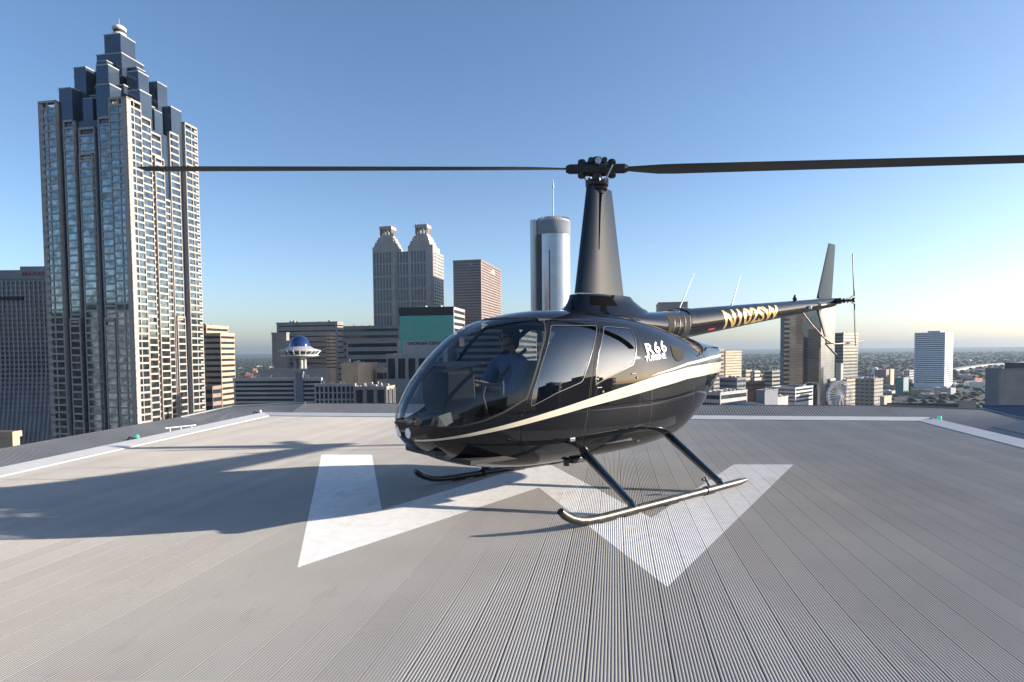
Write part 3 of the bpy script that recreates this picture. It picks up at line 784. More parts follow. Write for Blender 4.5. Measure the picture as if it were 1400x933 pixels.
for s_ in (1, -1):
    cb = MB(); cb.tube([(s_ * .075, -.085, .075), (s_ * .075, .085, .075)], .03, 14); cb.build("coning_bolt", M_DARK, mr)
    gp = MB()
    gp.tube([(s_ * .11, 0, 0), (s_ * .30, 0, 0)], .052, 18); gp.tube([(s_ * .30, 0, 0), (s_ * .34, 0, 0)], [.052, .035], 18)
    gp.lathe([(.03, -.10), (.045, -.085), (.045, .085), (.03, .10)], (s_ * .165, 0), 16)
    gp.tube([(s_ * .165, 0, .03), (s_ * .165, -s_ * .16, .02)], .022, 8)
    gp.build("blade_grip", M_DARK, mr)
    MB().tube([(s_ * .165, -s_ * .15, .02), (s_ * .07, -s_ * .085, -.17)], .009, 8).build("pitch_link", M_ALU, mr)
    mb = MB(); rings = []
    for q in range(26):
        r = .33 + (5.03 - .33) * q / 25; ch = .257 if r > .75 else .11 + (.257 - .11) * max(0, (r - .33) / .42)
        tw = R(9.5 - 6 * r / 5.03); th_ = .026 if r > .5 else .04; zc = .012 * r
        if q == 25: ch *= .8; th_ = .012
        ring_ = []
        for i in range(22):
            a = 2 * math.pi * i / 22; cc = (1 - math.cos(a)) / 2
            t = th_ * 1.3 * (0.2969 * math.sqrt(cc + 1e-9) - .126 * cc - .3516 * cc * cc + .2843 * cc ** 3 - .1 * cc ** 4) / .5 * 2 * .5
            yy = (cc - .3) * ch; zz = math.copysign(t, math.sin(a)) if i else 0
            Y = yy * math.cos(tw) - zz * math.sin(tw) * -1; Z = -yy * math.sin(tw) + zz * math.cos(tw)
            ring_.append((s_ * r, -s_ * Y * -1 if False else s_ * Y, zc + Z))
        rings.append(ring_)
    mb.loft(rings); mb.build("rotor_blade", M_BLADE, mr)

# ---- skids
T = 1.145
for s_ in (1, -1):
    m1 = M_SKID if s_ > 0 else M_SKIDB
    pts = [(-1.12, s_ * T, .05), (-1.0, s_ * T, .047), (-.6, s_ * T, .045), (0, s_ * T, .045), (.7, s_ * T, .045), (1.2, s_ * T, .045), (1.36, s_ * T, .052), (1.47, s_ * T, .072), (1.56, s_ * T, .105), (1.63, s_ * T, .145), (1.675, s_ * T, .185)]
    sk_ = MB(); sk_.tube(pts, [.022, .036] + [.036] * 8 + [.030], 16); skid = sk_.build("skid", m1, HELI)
    for x in (-.42, .2, .8, 1.1): MB().box(x - .09, x + .09, s_ * T - .015, s_ * T + .015, .001, .014).build("skid_shoe", M_DARK, skid)
    for (x, xt, yt, zt) in ((.765, .73, .47, .50), (-.65, -.70, .40, .54)):
        rings = []
        for (P, rr) in (((xt, s_ * (yt - .25), zt + .08), .05), ((xt, s_ * yt, zt), .05), ((xt * .95 + x * .05, s_ * (yt + .06), zt - .045), .048), ((x, s_ * (T - .03), .09), .036)):
            rings.append((P, rr))
        lg = MB(); lg.tube([q[0] for q in rings], [q[1] for q in rings], 18)
        lg.tube([(x, s_ * (T - .045), .115), (x, s_ * T, .05)], [.038, .042], 14); lg.build("skid_leg", M_LEG, HELI)
    cl = MB(); cl.tube([(-.42, s_ * T, .09), (-.42, s_ * (T - .05), .17)], .012, 8); cl.tube([(-.36, s_ * T, .045), (-.44, s_ * T, .045)], .044, 14); cl.tube([(-.46, s_ * (T - .05), .14), (-.38, s_ * (T - .05), .15)], .014, 8)
    cl.build("wheel_bracket", M_DARK, skid)
belly = MB(); belly.box(.55, .85, .30, .46, .375, .43); belly.tube([(.9, .42, .42), (.9, .42, .36)], .03, 10); belly.build("belly_fairing", M_BLK, HELI, bevel=.01)

# ---- cabin interior
ci = MB(); ci.box(.05, 2.1, -.50, .50, .52, .56); ci.build("cabin_floor", M_INT, HELI)
ci = MB(); ci.loft([[(x, y, z) for y, z in ((-.58, .52), (.58, .52), (.64, 1.1), (.58, 1.42), (.36, 1.68), (-.36, 1.68), (-.58, 1.42), (-.64, 1.1))] for x in (-.02, .04)], smooth=False); ci.build("bulkhead", M_INT, HELI)
ci = MB(); ci.box(.45, 1.25, -.42, .42, 1.765, 1.785); ci.build("headliner", M_INT, HELI)
def seat(x, y):
    se = MB(); se.loft([[(x + a, y + b_, z) for a, b_ in ((-.22, -.21), (.24, -.20), (.24, .20), (-.22, .21))] for z in (.56, .88)], smooth=False)
    o = se.build("seat", M_SEAT, HELI, bevel=.04)
    bk = MB(); bk.loft([[(x - .24 - (z - .88) * .22 + a, y + b_, z) for a, b_ in ((-.06, -.21), (.05, -.21), (.05, .21), (-.06, .21))] for z in (.86, 1.1, 1.38)], smooth=False); bk.build("seat_back", M_SEAT, o, bevel=.03)
    return o
for (x, y) in ((1.08, -.34), (1.08, .34), (.36, -.42), (.36, 0), (.36, .42)): seat(x, y)
ip = MB(); ip.loft([[(x0_, y * w_, z) for x0_, y in ((1.86 + fx, -1), (2.14, -.8), (2.14, .8), (1.86 + fx, 1))] for z, w_, fx in ((.60, .12, .06), (.9, .13, .04), (1.06, .26, 0), (1.30, .27, .02), (1.36, .22, .04))], smooth=False)
pod = ip.build("instrument_panel", M_PANELGREY, HELI, bevel=.015)
for yy, zz, rr in ((-.15, 1.24, .045), (0, 1.24, .05), (.15, 1.24, .045), (-.15, 1.13, .045), (0, 1.13, .05), (.15, 1.13, .045)):
    g = MB(); g.tube([(1.872, yy, zz), (1.856, yy, zz)], rr, 20); g.build("gauge", M_SCREEN, pod)
gs = MB(); gs.loft([[(x, y_, z) for x, y_, z in ((1.80, -.30, 1.37), (2.18, -.2, 1.30), (2.18, .2, 1.30), (1.80, .30, 1.37))], [(x, y_, z) for x, y_, z in ((1.80, -.30, 1.39), (2.18, -.2, 1.33), (2.18, .2, 1.33), (1.80, .30, 1.39))]], smooth=False); gs.build("glare_shield", M_BLK, HELI, bevel=.01)
cyc = MB(); cyc.tube([(1.55, 0, .56), (1.52, 0, .80), (1.60, 0, 1.06), (1.56, 0, 1.18)], .018, 10); cyc.tube([(1.56, 0, 1.17), (1.56, -.30, 1.20)], .014, 10)
cyc.tube([(1.56, -.30, 1.24), (1.56, -.30, 1.10)], .018, 10); cyc.tube([(1.56, .02, 1.17), (1.56, .26, 1.17)], .014, 10); cyc.tube([(1.56, .26, 1.21), (1.56, .26, 1.07)], .018, 10)
cyc.build("cyclic_stick", M_HND, HELI)
cmp_ = MB(); cmp_.box(1.83, 1.90, -.05, .05, 1.52, 1.61); cmp_.build("compass", M_BLK, HELI, bevel=.01)
fo = MB(); fo.tube([(2.10, -.46, 1.05), (1.86, -.49, 1.40), (1.66, -.47, 1.62)], .022, 8); fo.build("window_post", M_BLK, HELI)
lb = MB(); lb.box(1.95, 2.30, -.26, .26, .58, .64); lb.loft([[(2.25, -.2, .64), (2.0, -.2, .64), (2.0, .2, .64), (2.25, .2, .64)], [(2.22, -.17, .92), (2.05, -.15, .95), (2.05, .15, .95), (2.22, .17, .92)]], smooth=False)
lb.build("pedal_console", M_PANELGREY, HELI, bevel=.02)

# ------------------------------------------------------------------ the pilot (world space, seated on the far front seat)
M_SKIN = mat("skin", (0.42, 0.24, 0.16), rough=0.5, var=.05)
M_HAIR = mat("dark brown hair", (0.02, 0.014, 0.01), rough=0.7, var=.3, scale=30, bump=.4)
M_SHIRT = mat("blue cotton shirt", (0.11, 0.17, 0.30), rough=0.85, var=.12, bump=.3)
M_TROU = mat("khaki trousers", (0.22, 0.18, 0.12), rough=0.85, var=.1)
PIL = empty("person", HELI.location, HELI.rotation_euler[2])
tag(PIL, "pilot in a blue shirt seated behind the windshield, holding the cyclic stick", "person")
def skin_obj(name, verts, edges, radii, m_, parent, sub=2):
    me = bpy.data.meshes.new(name); me.from_pydata(verts, edges, []); o = link(name, me, m_, parent)
    md = o.modifiers.new("skin", 'SKIN'); md.use_smooth_shade = True
    lay = me.skin_vertices[0].data if me.skin_vertices else None
    if lay is None:
        bm = bmesh.new(); bm.from_mesh(me); bm.verts.layers.skin.verify(); bm.to_mesh(me); bm.free(); lay = me.skin_vertices[0].data
    for i, r_ in enumerate(radii): lay[i].radius = r_ if isinstance(r_, tuple) else (r_, r_)
    lay[0].use_root = True
    s_ = o.modifiers.new("subdivision", 'SUBSURF'); s_.levels = sub; s_.render_levels = sub
    return o
py0 = -.34
V_ = []; E_ = []; Rr = []
def ch(pts, rad, start=None):
    prev = start
    for p, r_ in zip(pts, rad):
        V_.append(p); Rr.append(r_)
        if prev is not None: E_.append((prev, len(V_) - 1))
        prev = len(V_) - 1
    return prev
pel = ch([(.98, py0, .93)], [.115]); sp1 = ch([(.97, py0, 1.08), (.955, py0, 1.24), (.95, py0, 1.37)], [.11, .125, .11], pel)
ch([(.965, py0, 1.455), (.985, py0, 1.52), (.995, py0, 1.60), (.985, py0, 1.685)], [.055, .06, .088, .075], sp1)
hands = []
for s_ in (1, -1):
    h_ = Vector((1.53, py0 + (.04 if s_ > 0 else -.0), 1.17)) if s_ < 0 else Vector((1.52, -.20, 1.17))
    e1 = ch([(.96, py0 + s_ * .15, 1.37), (1.0, py0 + s_ * .215, 1.33), (1.12, py0 + s_ * .25, 1.16), (1.18, py0 + s_ * .25, 1.08), (1.33, py0 * .6 + h_.y * .4 + s_ * .13, 1.11), (h_.x - .09, h_.y + s_ * .02, h_.z - .01), (h_.x - .03, h_.y, h_.z)], [.075, .065, .05, .043, .042, .028, (.018, .038)], sp1)
    for k in range(4):
        o_ = (k - 1.5) * .019
        ch([(h_.x + .015, h_.y + .01, h_.z + o_), (h_.x + .045, h_.y - .012, h_.z + o_), (h_.x + .035, h_.y - .035, h_.z + o_ * .9)], [.0088, .008, .007], e1)
    ch([(h_.x - .01, h_.y - .022, h_.z + .025), (h_.x + .02, h_.y - .038, h_.z + .03)], [.010, .008], e1)
for s_ in (1, -1):
    kn = ch([(1.06, py0 + s_ * .09, .935), (1.25, py0 + s_ * .11, .97), (1.50, py0 + s_ * .13, 1.0), (1.55, py0 + s_ * .13, .95), (1.66, py0 + s_ * .12, .74), (1.72, py0 + s_ * .10, .62), (1.84, py0 + s_ * .10, .61)], [.095, .085, .065, .06, .052, .036, .03], pel)
pil_body = skin_obj("body", V_, E_, Rr, M_SKIN, PIL)
# shirt
V_ = []; E_ = []; Rr = []
pel = ch([(.98, py0, .97)], [.135]); sp1 = ch([(.97, py0, 1.09), (.955, py0, 1.24), (.95, py0, 1.38), (.958, py0, 1.435)], [.135, .15, .13, .075], pel)
for s_ in (1, -1):
    h_ = Vector((1.53, py0, 1.17)) if s_ < 0 else Vector((1.52, -.20, 1.17))
    ch([(.96, py0 + s_ * .15, 1.37), (1.0, py0 + s_ * .215, 1.33), (1.12, py0 + s_ * .25, 1.16), (1.18, py0 + s_ * .25, 1.08), (1.30, py0 * .65 + h_.y * .35 + s_ * .15, 1.105)], [.095, .082, .066, .062, .056], sp1 - 1)
skin_obj("shirt", V_, E_, Rr, M_SHIRT, PIL)
V_ = []; E_ = []; Rr = []
pel = ch([(.98, py0, .93)], [.135])
for s_ in (1, -1):
    ch([(1.06, py0 + s_ * .09, .935), (1.25, py0 + s_ * .11, .97), (1.50, py0 + s_ * .13, 1.0), (1.56, py0 + s_ * .13, .94), (1.66, py0 + s_ * .12, .74), (1.70, py0 + s_ * .11, .66)], [.11, .10, .08, .076, .066, .06], pel)
skin_obj("trousers", V_, E_, Rr, M_TROU, PIL)
hr = MB(); hr.ball((.965, py0, 1.655), .112, 20, (1.0, .80, .92)); hr.ball((.94, py0, 1.57), .085, 16, (.8, .85, 1.0)); hr.build("hair", M_HAIR, PIL)
hd = MB(); hd.loft([[(1.0 + dx + .5 * .0 + r_ * math.cos(a) * 1.0, py0 + r_ * .82 * math.sin(a), z) for a in [2 * math.pi * k / 20 for k in range(20)]] for z, r_, dx in ((1.495, .03, .055), (1.51, .062, .025), (1.55, .085, .005), (1.60, .092, 0), (1.65, .088, -.002), (1.70, .06, -.01))])
hd.tube([(1.088, py0, 1.625), (1.108, py0, 1.59), (1.09, py0, 1.578)], [.008, .014, .008], 8)
hd.ball((1.0, py0 + .078, 1.60), .025, 8, (1, .4, 1.4)); hd.ball((1.0, py0 - .078, 1.60), .025, 8, (1, .4, 1.4))
hd.build("face", M_SKIN, PIL)
sg = MB()
for s_ in (1, -1): sg.ball((1.086, py0 + s_ * .034, 1.628), .024, 10, (.35, 1, .8)); sg.tube([(1.085, py0 + s_ * .055, 1.632), (1.0, py0 + s_ * .08, 1.63)], .004, 6)
sg.build("sunglasses", M_BLK, PIL)
hp = MB()
for s_ in (1, -1): hp.ball((.985, py0 + s_ * .095, 1.60), .045, 12, (1, .5, 1.2))
hp.tube([(.985, py0 + .10 * math.cos(a), 1.62 + .155 * math.sin(a)) for a in [math.pi * k / 12 for k in range(13)]], .012, 8)
hp.tube([(1.0, py0 + .1, 1.58), (1.09, py0 + .06, 1.535), (1.115, py0 + .01, 1.54)], .005, 6); hp.build("headset", M_BLK, PIL)
bl = MB(); bl.tube([(.90, py0 + .17, 1.50), (1.02, py0 + .12, 1.40), (1.12, py0 + .02, 1.22), (1.12, py0 - .08, 1.02)], .018, 6); bl.build("seat_belt", M_BLK, HELI)
# ------------------------------------------------------------------ the city, real distances, street level 100 m below the pad
GZ = -100.0
def wallmat(name, col, **k): return mat(name, col, rough=k.pop('rough', .8), var=k.pop('var', .12), scale=k.pop('scale', .12), **k)
M_GLS = mat("dark office glass", (0.03, 0.04, 0.05), rough=0.08, var=.3, scale=.2)
M_GLB = mat("blue black glass", (0.03, 0.05, 0.08), rough=0.06, var=.3, scale=.08)
M_PRE = wallmat("pale pink grey precast", (0.36, 0.325, 0.295), scale=.5)
M_PRESH = M_PRE
M_BEIGE = wallmat("beige masonry", (0.44, 0.33, 0.225))
M_PEACH = wallmat("peach banded stone", (0.44, 0.32, 0.235))
M_GREYC = wallmat("grey brown concrete", (0.29, 0.26, 0.23))
M_GREYL = wallmat("light grey concrete", (0.36, 0.36, 0.35))
M_WHITEB = wallmat("white building panels", (0.60, 0.60, 0.58))
M_GRAN = wallmat("pinkish granite", (0.38, 0.33, 0.30))
M_BROWN = wallmat("brown red granite", (0.27, 0.20, 0.175))
M_GREEN = mat("green curtain glass", (0.09, 0.38, 0.31), rough=0.3, var=.10, scale=.5)
M_BLKB = wallmat("black roof band", (0.02, 0.022, 0.025))
M_SLATE = wallmat("blue grey panels", (0.16, 0.18, 0.21))
M_BRICK = wallmat("red brick", (0.30, 0.11, 0.07))
M_SILV = mat("silver curtain wall", (0.42, 0.46, 0.5), rough=0.25, metal=.6, var=.08, scale=.06)
M_BRZ = mat("reflective bronze glass", (0.15, 0.16, 0.17), rough=0.03, metal=.85, var=.35, scale=.03)
M_ROOFD = wallmat("dark flat roof", (0.06, 0.06, 0.065))
M_ROOFW = wallmat("white roof membrane", (0.5, 0.5, 0.5))

def frame_of(pxL, pxC, pxR, yref, D, a):
    l, c, r = rx(pxL, yref), rx(pxC, yref), rx(pxR, yref)
    ca, sa = math.cos(a), math.sin(a)
    w1 = (c - l) * D / (ca + l * sa)
    w2 = (r - c) * D / (sa - r * ca) if pxR > pxC + .5 else None
    return c * D, w1, w2
def building(label, pxL, pxC, pxR, ytop, D, a, wall, gl=None, floors=12, ybot=575, bays=0, cat="building", name="office_building", depth=None, top=None,
             band=.5, ribs=0, roof=None, parapet=1.0, base=None, units=1, seed=0, face2=None, group=None, wlist=True):
    a = R(a); X, w1, w2 = frame_of(pxL, pxC, pxR, 480, D, a); w2 = w2 or depth or w1 * .8
    zt = zat(pxC, ytop, D); zb = zat(pxC, ybot, D); b0 = GZ if base is None else base
    zb = max(zb, b0 + .5)
    root = empty(name, (X, D, b0), -a); tag(root, label, cat, group)
    H = zt - b0
    wm = MB().box(-w1, 0, 0, w2, 0, H)
    if parapet:
        t = .35
        for q in ((-w1 - t, t, -t, 0), (-w1 - t, t, w2, w2 + t), (-w1 - t, -w1, 0, w2), (0, t, 0, w2)): wm.box(*q, H - parapet * .4, H + parapet)
    ph = (H - (zb - b0)) / floors
    if gl and ribs:
        for k in range(ribs + 1):
            x = -w1 + w1 * k / ribs; wm.box(x - w1 * .012, x + w1 * .012, -.55, 0, 0, H - .3)
        n2 = max(2, int(ribs * w2 / w1))
        for k in range(n2 + 1):
            y = w2 * k / n2; wm.box(0, .55, y - w1 * .012, y + w1 * .012, 0, H - .3)
    wm.build("wall", wall, root)
    if gl:
        rest = MB(); nwin = 0
        for k in range(floors):
            z1 = H - ph * (k + (1 - band) * .5) - (parapet if k == 0 else 0) * .2; z0 = z1 - ph * band
            if z0 < 0.5: break
            bx = []
            if bays:
                bw = w1 / bays
                bx += [(-w1 + bw * (q + .2), -w1 + bw * (q + .8), -.12, .1, z0, z1) for q in range(bays)]
                n2 = max(1, int(round(w2 / bw))); bw = w2 / n2
                bx += [(-.1, .12, bw * (q + .2), bw * (q + .8), z0, z1) for q in range(n2)]
            else:
                bx += [(-w1 * .97, -w1 * .03, -.12, .1, z0, z1), (-.1, .12, w2 * .03, w2 * .97, z0, z1)]
            for q in bx:
                nwin += 1
                if nwin <= 100: MB().box(*q).build("window", gl, root)
                else: rest.box(*q)
        if rest.v: rest.build("window", gl, root)["kind"] = "stuff"
    rnd = random.Random(seed * 13 + int(pxL))
    r_ = MB(); r_.box(-w1 + .4, -.4, .4, w2 - .4, H, H + .06); r_.build("roof", roof or M_ROOFD, root)
    for k in range(units * 3 + 1 if units else 0):
        u = MB(); cx = -w1 * rnd.uniform(.15, .85); cy = w2 * rnd.uniform(.15, .8); s_ = min(w1, w2) * rnd.uniform(.03, .12); h_ = rnd.uniform(1.0, 3.2)
        u.box(cx - s_, cx + s_, cy - s_ * .7, cy + s_ * .7, H + .06, H + h_); u.box(cx + s_ * 1.2, cx + s_ * 1.6, cy - s_ * .3, cy + s_ * .3, H + .06, H + h_ * .6)
        u.build("roof_unit", M_GREYL, root)
    return root, w1, w2, H

# ---------- stepped tower on the left
def stepped_tower():
    a = R(10.4); D = 300.0; X, w1, w2 = frame_of(60, 180, 275, 350, D, a); W = (w1 + w2) / 2
    root = empty("skyscraper", (X, D, GZ), -a); tag(root, "tall stepped skyscraper of pale bays with blue glass setbacks and a white lantern", "skyscraper")
    W1, W2 = w1, w2
    ph = 3.62
    def Hpx(px, py, dd): return zat(px, py, dd) - GZ
    # core
    core = MB().box(-W1 + 2.6, -2.6, 2.6, W2 - 2.6, 0, 215); core.build("core_glass", M_GLB, root)
    frm = MB(); wins = []          # wins: (z, box)
    # bays along one face: (start, end, protrusion, top height, windows per floor)
    topA = Hpx(180, 131, D)
    def face(bays, W, mp):
        for (s0, s1, pr, ht, nw) in bays:
            x0, x1 = s0 * W, s1 * W; d = pr
            nf = int((ht - 5) / ph)
            # side cheeks and cap
            frm_box(mp, x0, x1, d, 2.7, ht - 1.0, ht)          # cap beam
            frm_box(mp, x0, x1, d + .0, 2.7, 0, ht - nf * ph - 3.4)
            for q in range(nw + 1):
                xc = x0 + (x1 - x0) * q / nw; pw = .34 if q in (0, nw) else .20
                xl = max(x0, xc - pw); xr = min(x1, xc + pw)
                if q == 0: xr = x0 + pw * 1.15
                if q == nw: xl = x1 - pw * 1.15
                frm_box(mp, xl, xr, d, 2.7 if q in (0, nw) else d + .7, 0, ht)
            for k in range(nf + 1):
                z = ht - 3.4 - k * ph
                frm_box(mp, x0, x1, d + .04, d + .62, z - .9, z)          # spandrel
                if k < nf:
                    for q in range(nw):
                        xa = x0 + (x1 - x0) * q / nw + .2; xb = x0 + (x1 - x0) * (q + 1) / nw - .2
                        wins.append((z - 1.05, mp, xa, xb, d + .35, d + .42, z - ph, z - .9, k % 5))
                if k > 0 and k % 1 == 0:       # dark side notches
                    pass
    def frm_box(mp, s0, s1, d0, d1, z0, z1):
        if mp == 'L': frm.box(-W1 + s0, -W1 + s1, d0, d1, z0, z1)
        elif mp == 'R': frm.box(-d0, -d1, s0, s1, z0, z1)
        elif mp == 'B': frm.box(-W1 + s0, -W1 + s1, W2 - d0, W2 - d1, z0, z1)
        else: frm.box(-W1 + d0, -W1 + d1, s0, s1, z0, z1)
    hR = Hpx(268, 172, 345)
    HB = [topA, Hpx(200, 166, 318), Hpx(216, 184, 322), Hpx(236, 184, 335), hR]
    lowb = [Hpx(222, 219, 325), Hpx(232, 273, 328), Hpx(217, 433, 320), Hpx(252, 433, 335)]
    # right, sunlit face
    face([(0.0, .185, 0.0, HB[0], 2), (.185, .325, .7, HB[1], 1), (.325, .475, 1.4, HB[2], 1), (.60, .74, 1.4, HB[3], 1), (.80, 1.0, 0.0, HB[4], 2)], W2, 'R')
    face([(.475, .60, 2.0, lowb[1] , 1)], W2, 'R')
    face([(.36, .49, .5, lowb[0], 1)], W2, 'R')
    face([(.19, .31, .0, lowb[2], 1), (.61, .73, .5, lowb[3], 1)], W2, 'R')
    # left, shaded face
    hl = Hpx(52, 139, 309)
    face([(0.0, .20, 0.0, hl, 2), (.26, .38, .9, Hpx(88, 163, 306), 1), (.42, .60, 1.6, Hpx(118, 172, 304), 1), (.66, .80, .9, Hpx(140, 158, 302), 1), (.80, 1.0, 0, topA, 2)], W1, 'L')
    face([(.43, .58, .8, Hpx(118, 208, 304), 1), (.26, .38, .3, Hpx(98, 435, 306), 1), (.66, .78, .3, Hpx(146, 435, 303), 1)], W1, 'L')
    # hidden sides keep the same rhythm, coarse
    for mp, W_ in (('B', W1), ('S', W2)):
        for q in range(6): frm_box(mp, W_ * q / 6, W_ * q / 6 + 1.2, 0, 2.7, 0, topA)
        for k in range(58): frm_box(mp, 0, W_, .3, 2.7, topA - k * ph - 1, topA - k * ph)
    frm.build("precast_frame", M_PRE, root)
    # windows: the 100 largest (nearest the eye level of the visible upper facade) as parts, the rest as one part
    zc = 100.0
    wins.sort(key=lambda q: abs(q[6] + 2 - (zc + 40)))
    def wbox(mb, w_):
        _, mp, xa, xb, d0, d1, z0, z1, kk = w_
        if mp == 'L': mb.box(-W1 + xa, -W1 + xb, d0, d1, z0, z1)
        else: mb.box(-d0, -d1, xa, xb, z0, z1)
    M_WIN = mat("tower window glass", (0.20, 0.24, 0.25), rough=0.05, metal=.9, var=.6, scale=.35)
    for w_ in wins[:100]: wbm = MB(); wbox(wbm, w_); wbm.build("window", M_WIN, root)
    rest = MB()
    for w_ in wins[100:]: wbox(rest, w_)
    o = rest.build("window", M_WIN, root); o["kind"] = "stuff"
    # crown
    cx, cy = -W1 / 2, W2 / 2
    M_CR = mat("crown glass panels", (0.06, 0.085, 0.12), rough=0.12, metal=.4, var=.2, scale=.05)
    tiers = [(17.0, 17.0, 0, 0, 222), (13.5, 13.5, 0, 0, 234.5), (8.5, 17.0, 0, 0, 229), (17.0, 8.5, 0, 0, 229), (9.2, 9.2, 0, 0, 241), (7.2, 7.2, 0, 0, 253.5), (4.7, 4.7, 0, 0, 264.5)]
    for sx in (-1, 1):
        for sy in (-1, 1):
            tiers += [(3.2, 3.6, sx * 19.8, sy * 10.6, 231), (3.6, 3.2, sx * 10.6, sy * 19.8, 231), (3.1, 3.2, sx * 15.4, sy * 6.4, 242.5), (3.2, 3.1, sx * 6.4, sy * 15.4, 242.5), (3.0, 3.0, sx * 15, sy * 15, 226.5)]
    for sx, sy in ((-1, 0), (1, 0), (0, -1), (0, 1)): tiers += [(3.2 if sx else 2.6, 3.2 if sy else 2.6, sx * 8.5, sy * 8.5, 248), (2.4, 2.4, sx * 18.5, sy * 18.5, 226)]
    for i, (hx, hy, ox, oy, h) in enumerate(tiers):
        t = MB(); jx = .02 * i
        cx, cy = -W1 / 2 + ox, W2 / 2 + oy; jx = .013 * i
        t.box(cx - hx - jx, cx + hx + jx, cy - hy - jx, cy + hy + jx, 200, h); tt = t.build("crown_tier", M_CR, root)
        e = MB()
        e.box(cx - hx - .3, cx + hx + .3, cy - hy - .3, cy - hy + .3, h - .1, h + .45); e.box(cx - hx - .3, cx + hx + .3, cy + hy - .3, cy + hy + .3, h - .1, h + .45)
        e.box(cx - hx - .3, cx - hx + .3, cy - hy + .3, cy + hy - .3, h - .1, h + .45); e.box(cx + hx - .3, cx + hx + .3, cy - hy + .3, cy + hy - .3, h - .1, h + .45)
        e.build("coping", M_GREYL, tt)
        ln = MB(); 
        for k in range(1, 6): ln.box(cx - hx - .08, cx + hx + .08, cy - hy - .08, cy + hy + .08, h - k * 3.6, h - k * 3.6 + .18)
        ln.build("panel_joint", M_GLB, tt)
    cx, cy = -W1 / 2, W2 / 2
    la = MB(); la.lathe([(3.1, 264.5), (3.1, 267), (2.7, 267.2), (2.7, 269), (3.3, 269.2), (3.3, 270), (2.2, 271), (.4, 271.3)], (cx, cy), 20)
    la.build("lantern", M_WHITEB, root)
    sl = MB(); sl.lathe([(2.75, 267.3), (2.75, 268.8)], (cx, cy), 20); sl.build("lantern_slot", M_BLKB, root)
    MB().tube([(cx, cy, 271.3), (cx, cy, 275)], .15, 6).build("mast", M_GREYL, root)
stepped_tower()

def sign(txt, root, m_, x0, x1, z0, z1, y=-.2, kind="sign_lettering", out=.3):
    me = text_mesh(txt, 1.0, .03)
    for v in me.vertices: v.co = (x0 + (x1 - x0) * v.co.x, y, z0 + (z1 - z0) * v.co.y)
    return link(kind, me, m_, root)

# ---------- hotel slab far left, curved foot, lettering on its top band
def hotel():
    D = 430.0; a = R(0); X0, X1 = rx(-60) * D, rx(100) * D; H = zat(0, 371, D) - GZ
    root = empty("hotel_building", (X1, D, GZ)); tag(root, "grey ribbed hotel slab with dark red sign lettering, left of the stepped skyscraper", "building")
    W = X1 - X0
    b = MB(); prof = []
    for k in range(25):
        z = H * k / 24; sw = 16 * max(0, 1 - z / (H * .62)) ** 1.6; prof.append((-sw, z))
    b.loft([[(-W, y, z), (0, y, z), (0, 30, z), (-W, 30, z)] for y, z in prof], smooth=False)
    b.box(-W, 0, -.5, 0, H - 5.5, H + .6); b.box(-W * .42, 0, -.45, 12, H + .6, H + 3); b.build("wall", M_SLATE2, root)
    f = MB(); nr = 26
    for k in range(nr + 1):
        x = -W + W * k / nr
        for i in range(24):
            (y0, z0), (y1, z1) = prof[i], prof[i + 1]
            if z1 > H - 6: break
            f.add([(x - .25, y0 - .9, z0), (x + .25, y0 - .9, z0), (x + .25, y0, z0), (x - .25, y0, z0), (x - .25, y1 - .9, z1), (x + .25, y1 - .9, z1), (x + .25, y1, z1), (x - .25, y1, z1)],
                  [(0, 1, 5, 4), (1, 2, 6, 5), (3, 0, 4, 7)])
    f.build("rib", M_GREYL2, root)
    n = 0
    z = H - 7
    while z > 60 and n < 34:
        y = np.interp(z, [p[1] for p in prof], [p[0] for p in prof]); wb = MB().box(-W + .3, -.3, y - .12, y + .5, z - 2.1, z - .6); wb.build("window", M_GLS, root); z -= 3.2; n += 1
    dk = MB(); dk.box(-W * .62, -W * .40, -1.0, 0, H - 20, H - 17.5); dk.build("louvre_opening", M_BLKB, root)
    sign("MARRIOTT", root, M_DRED, rx(36) * D - X1, rx(84) * D - X1, H - 3.4, H - .6, y=-.6)
M_SLATE2 = wallmat("blue grey hotel concrete", (0.22, 0.225, 0.24)); M_GREYL2 = wallmat("pale concrete ribs", (0.33, 0.34, 0.35)); M_DRED = mat("dark red sign", (0.20, 0.02, 0.03), rough=.5)
hotel()
building("small cream rooftop block at the left edge, between the hotel and the safety net", -40, 12, 12, 596, 150, 4, M_BEIGE, None, ybot=640, depth=2, units=0)
None and building("low dark rooftop beside the cream block at the foot of the skyscraper", 13, 60, 60, 606, 130, 4, M_GREYC, None, ybot=640, depth=30)
None and building("grey lower wing with lit window strip at the foot of the stepped skyscraper", 70, 92, 92, 552, 270, 4, M_GREYL, M_GLS, floors=4, ybot=605, bays=3, depth=8, units=0)

# ---------- peach tower right of it
building("peach banded office tower with stepped top, right behind the stepped skyscraper", 262, 283, 313, 446, 520, 6, M_PEACH, M_GLS, floors=16, band=.42, units=1)
building("lower peach wing in front of the banded peach tower", 276, 302, 321, 457, 500, 6, M_PEACH, M_GLS, floors=15, band=.42, units=0)
building("short brown block at the foot of the peach tower", 268, 289, 301, 530, 470, 6, M_BROWN, M_GLS, floors=4, units=0)

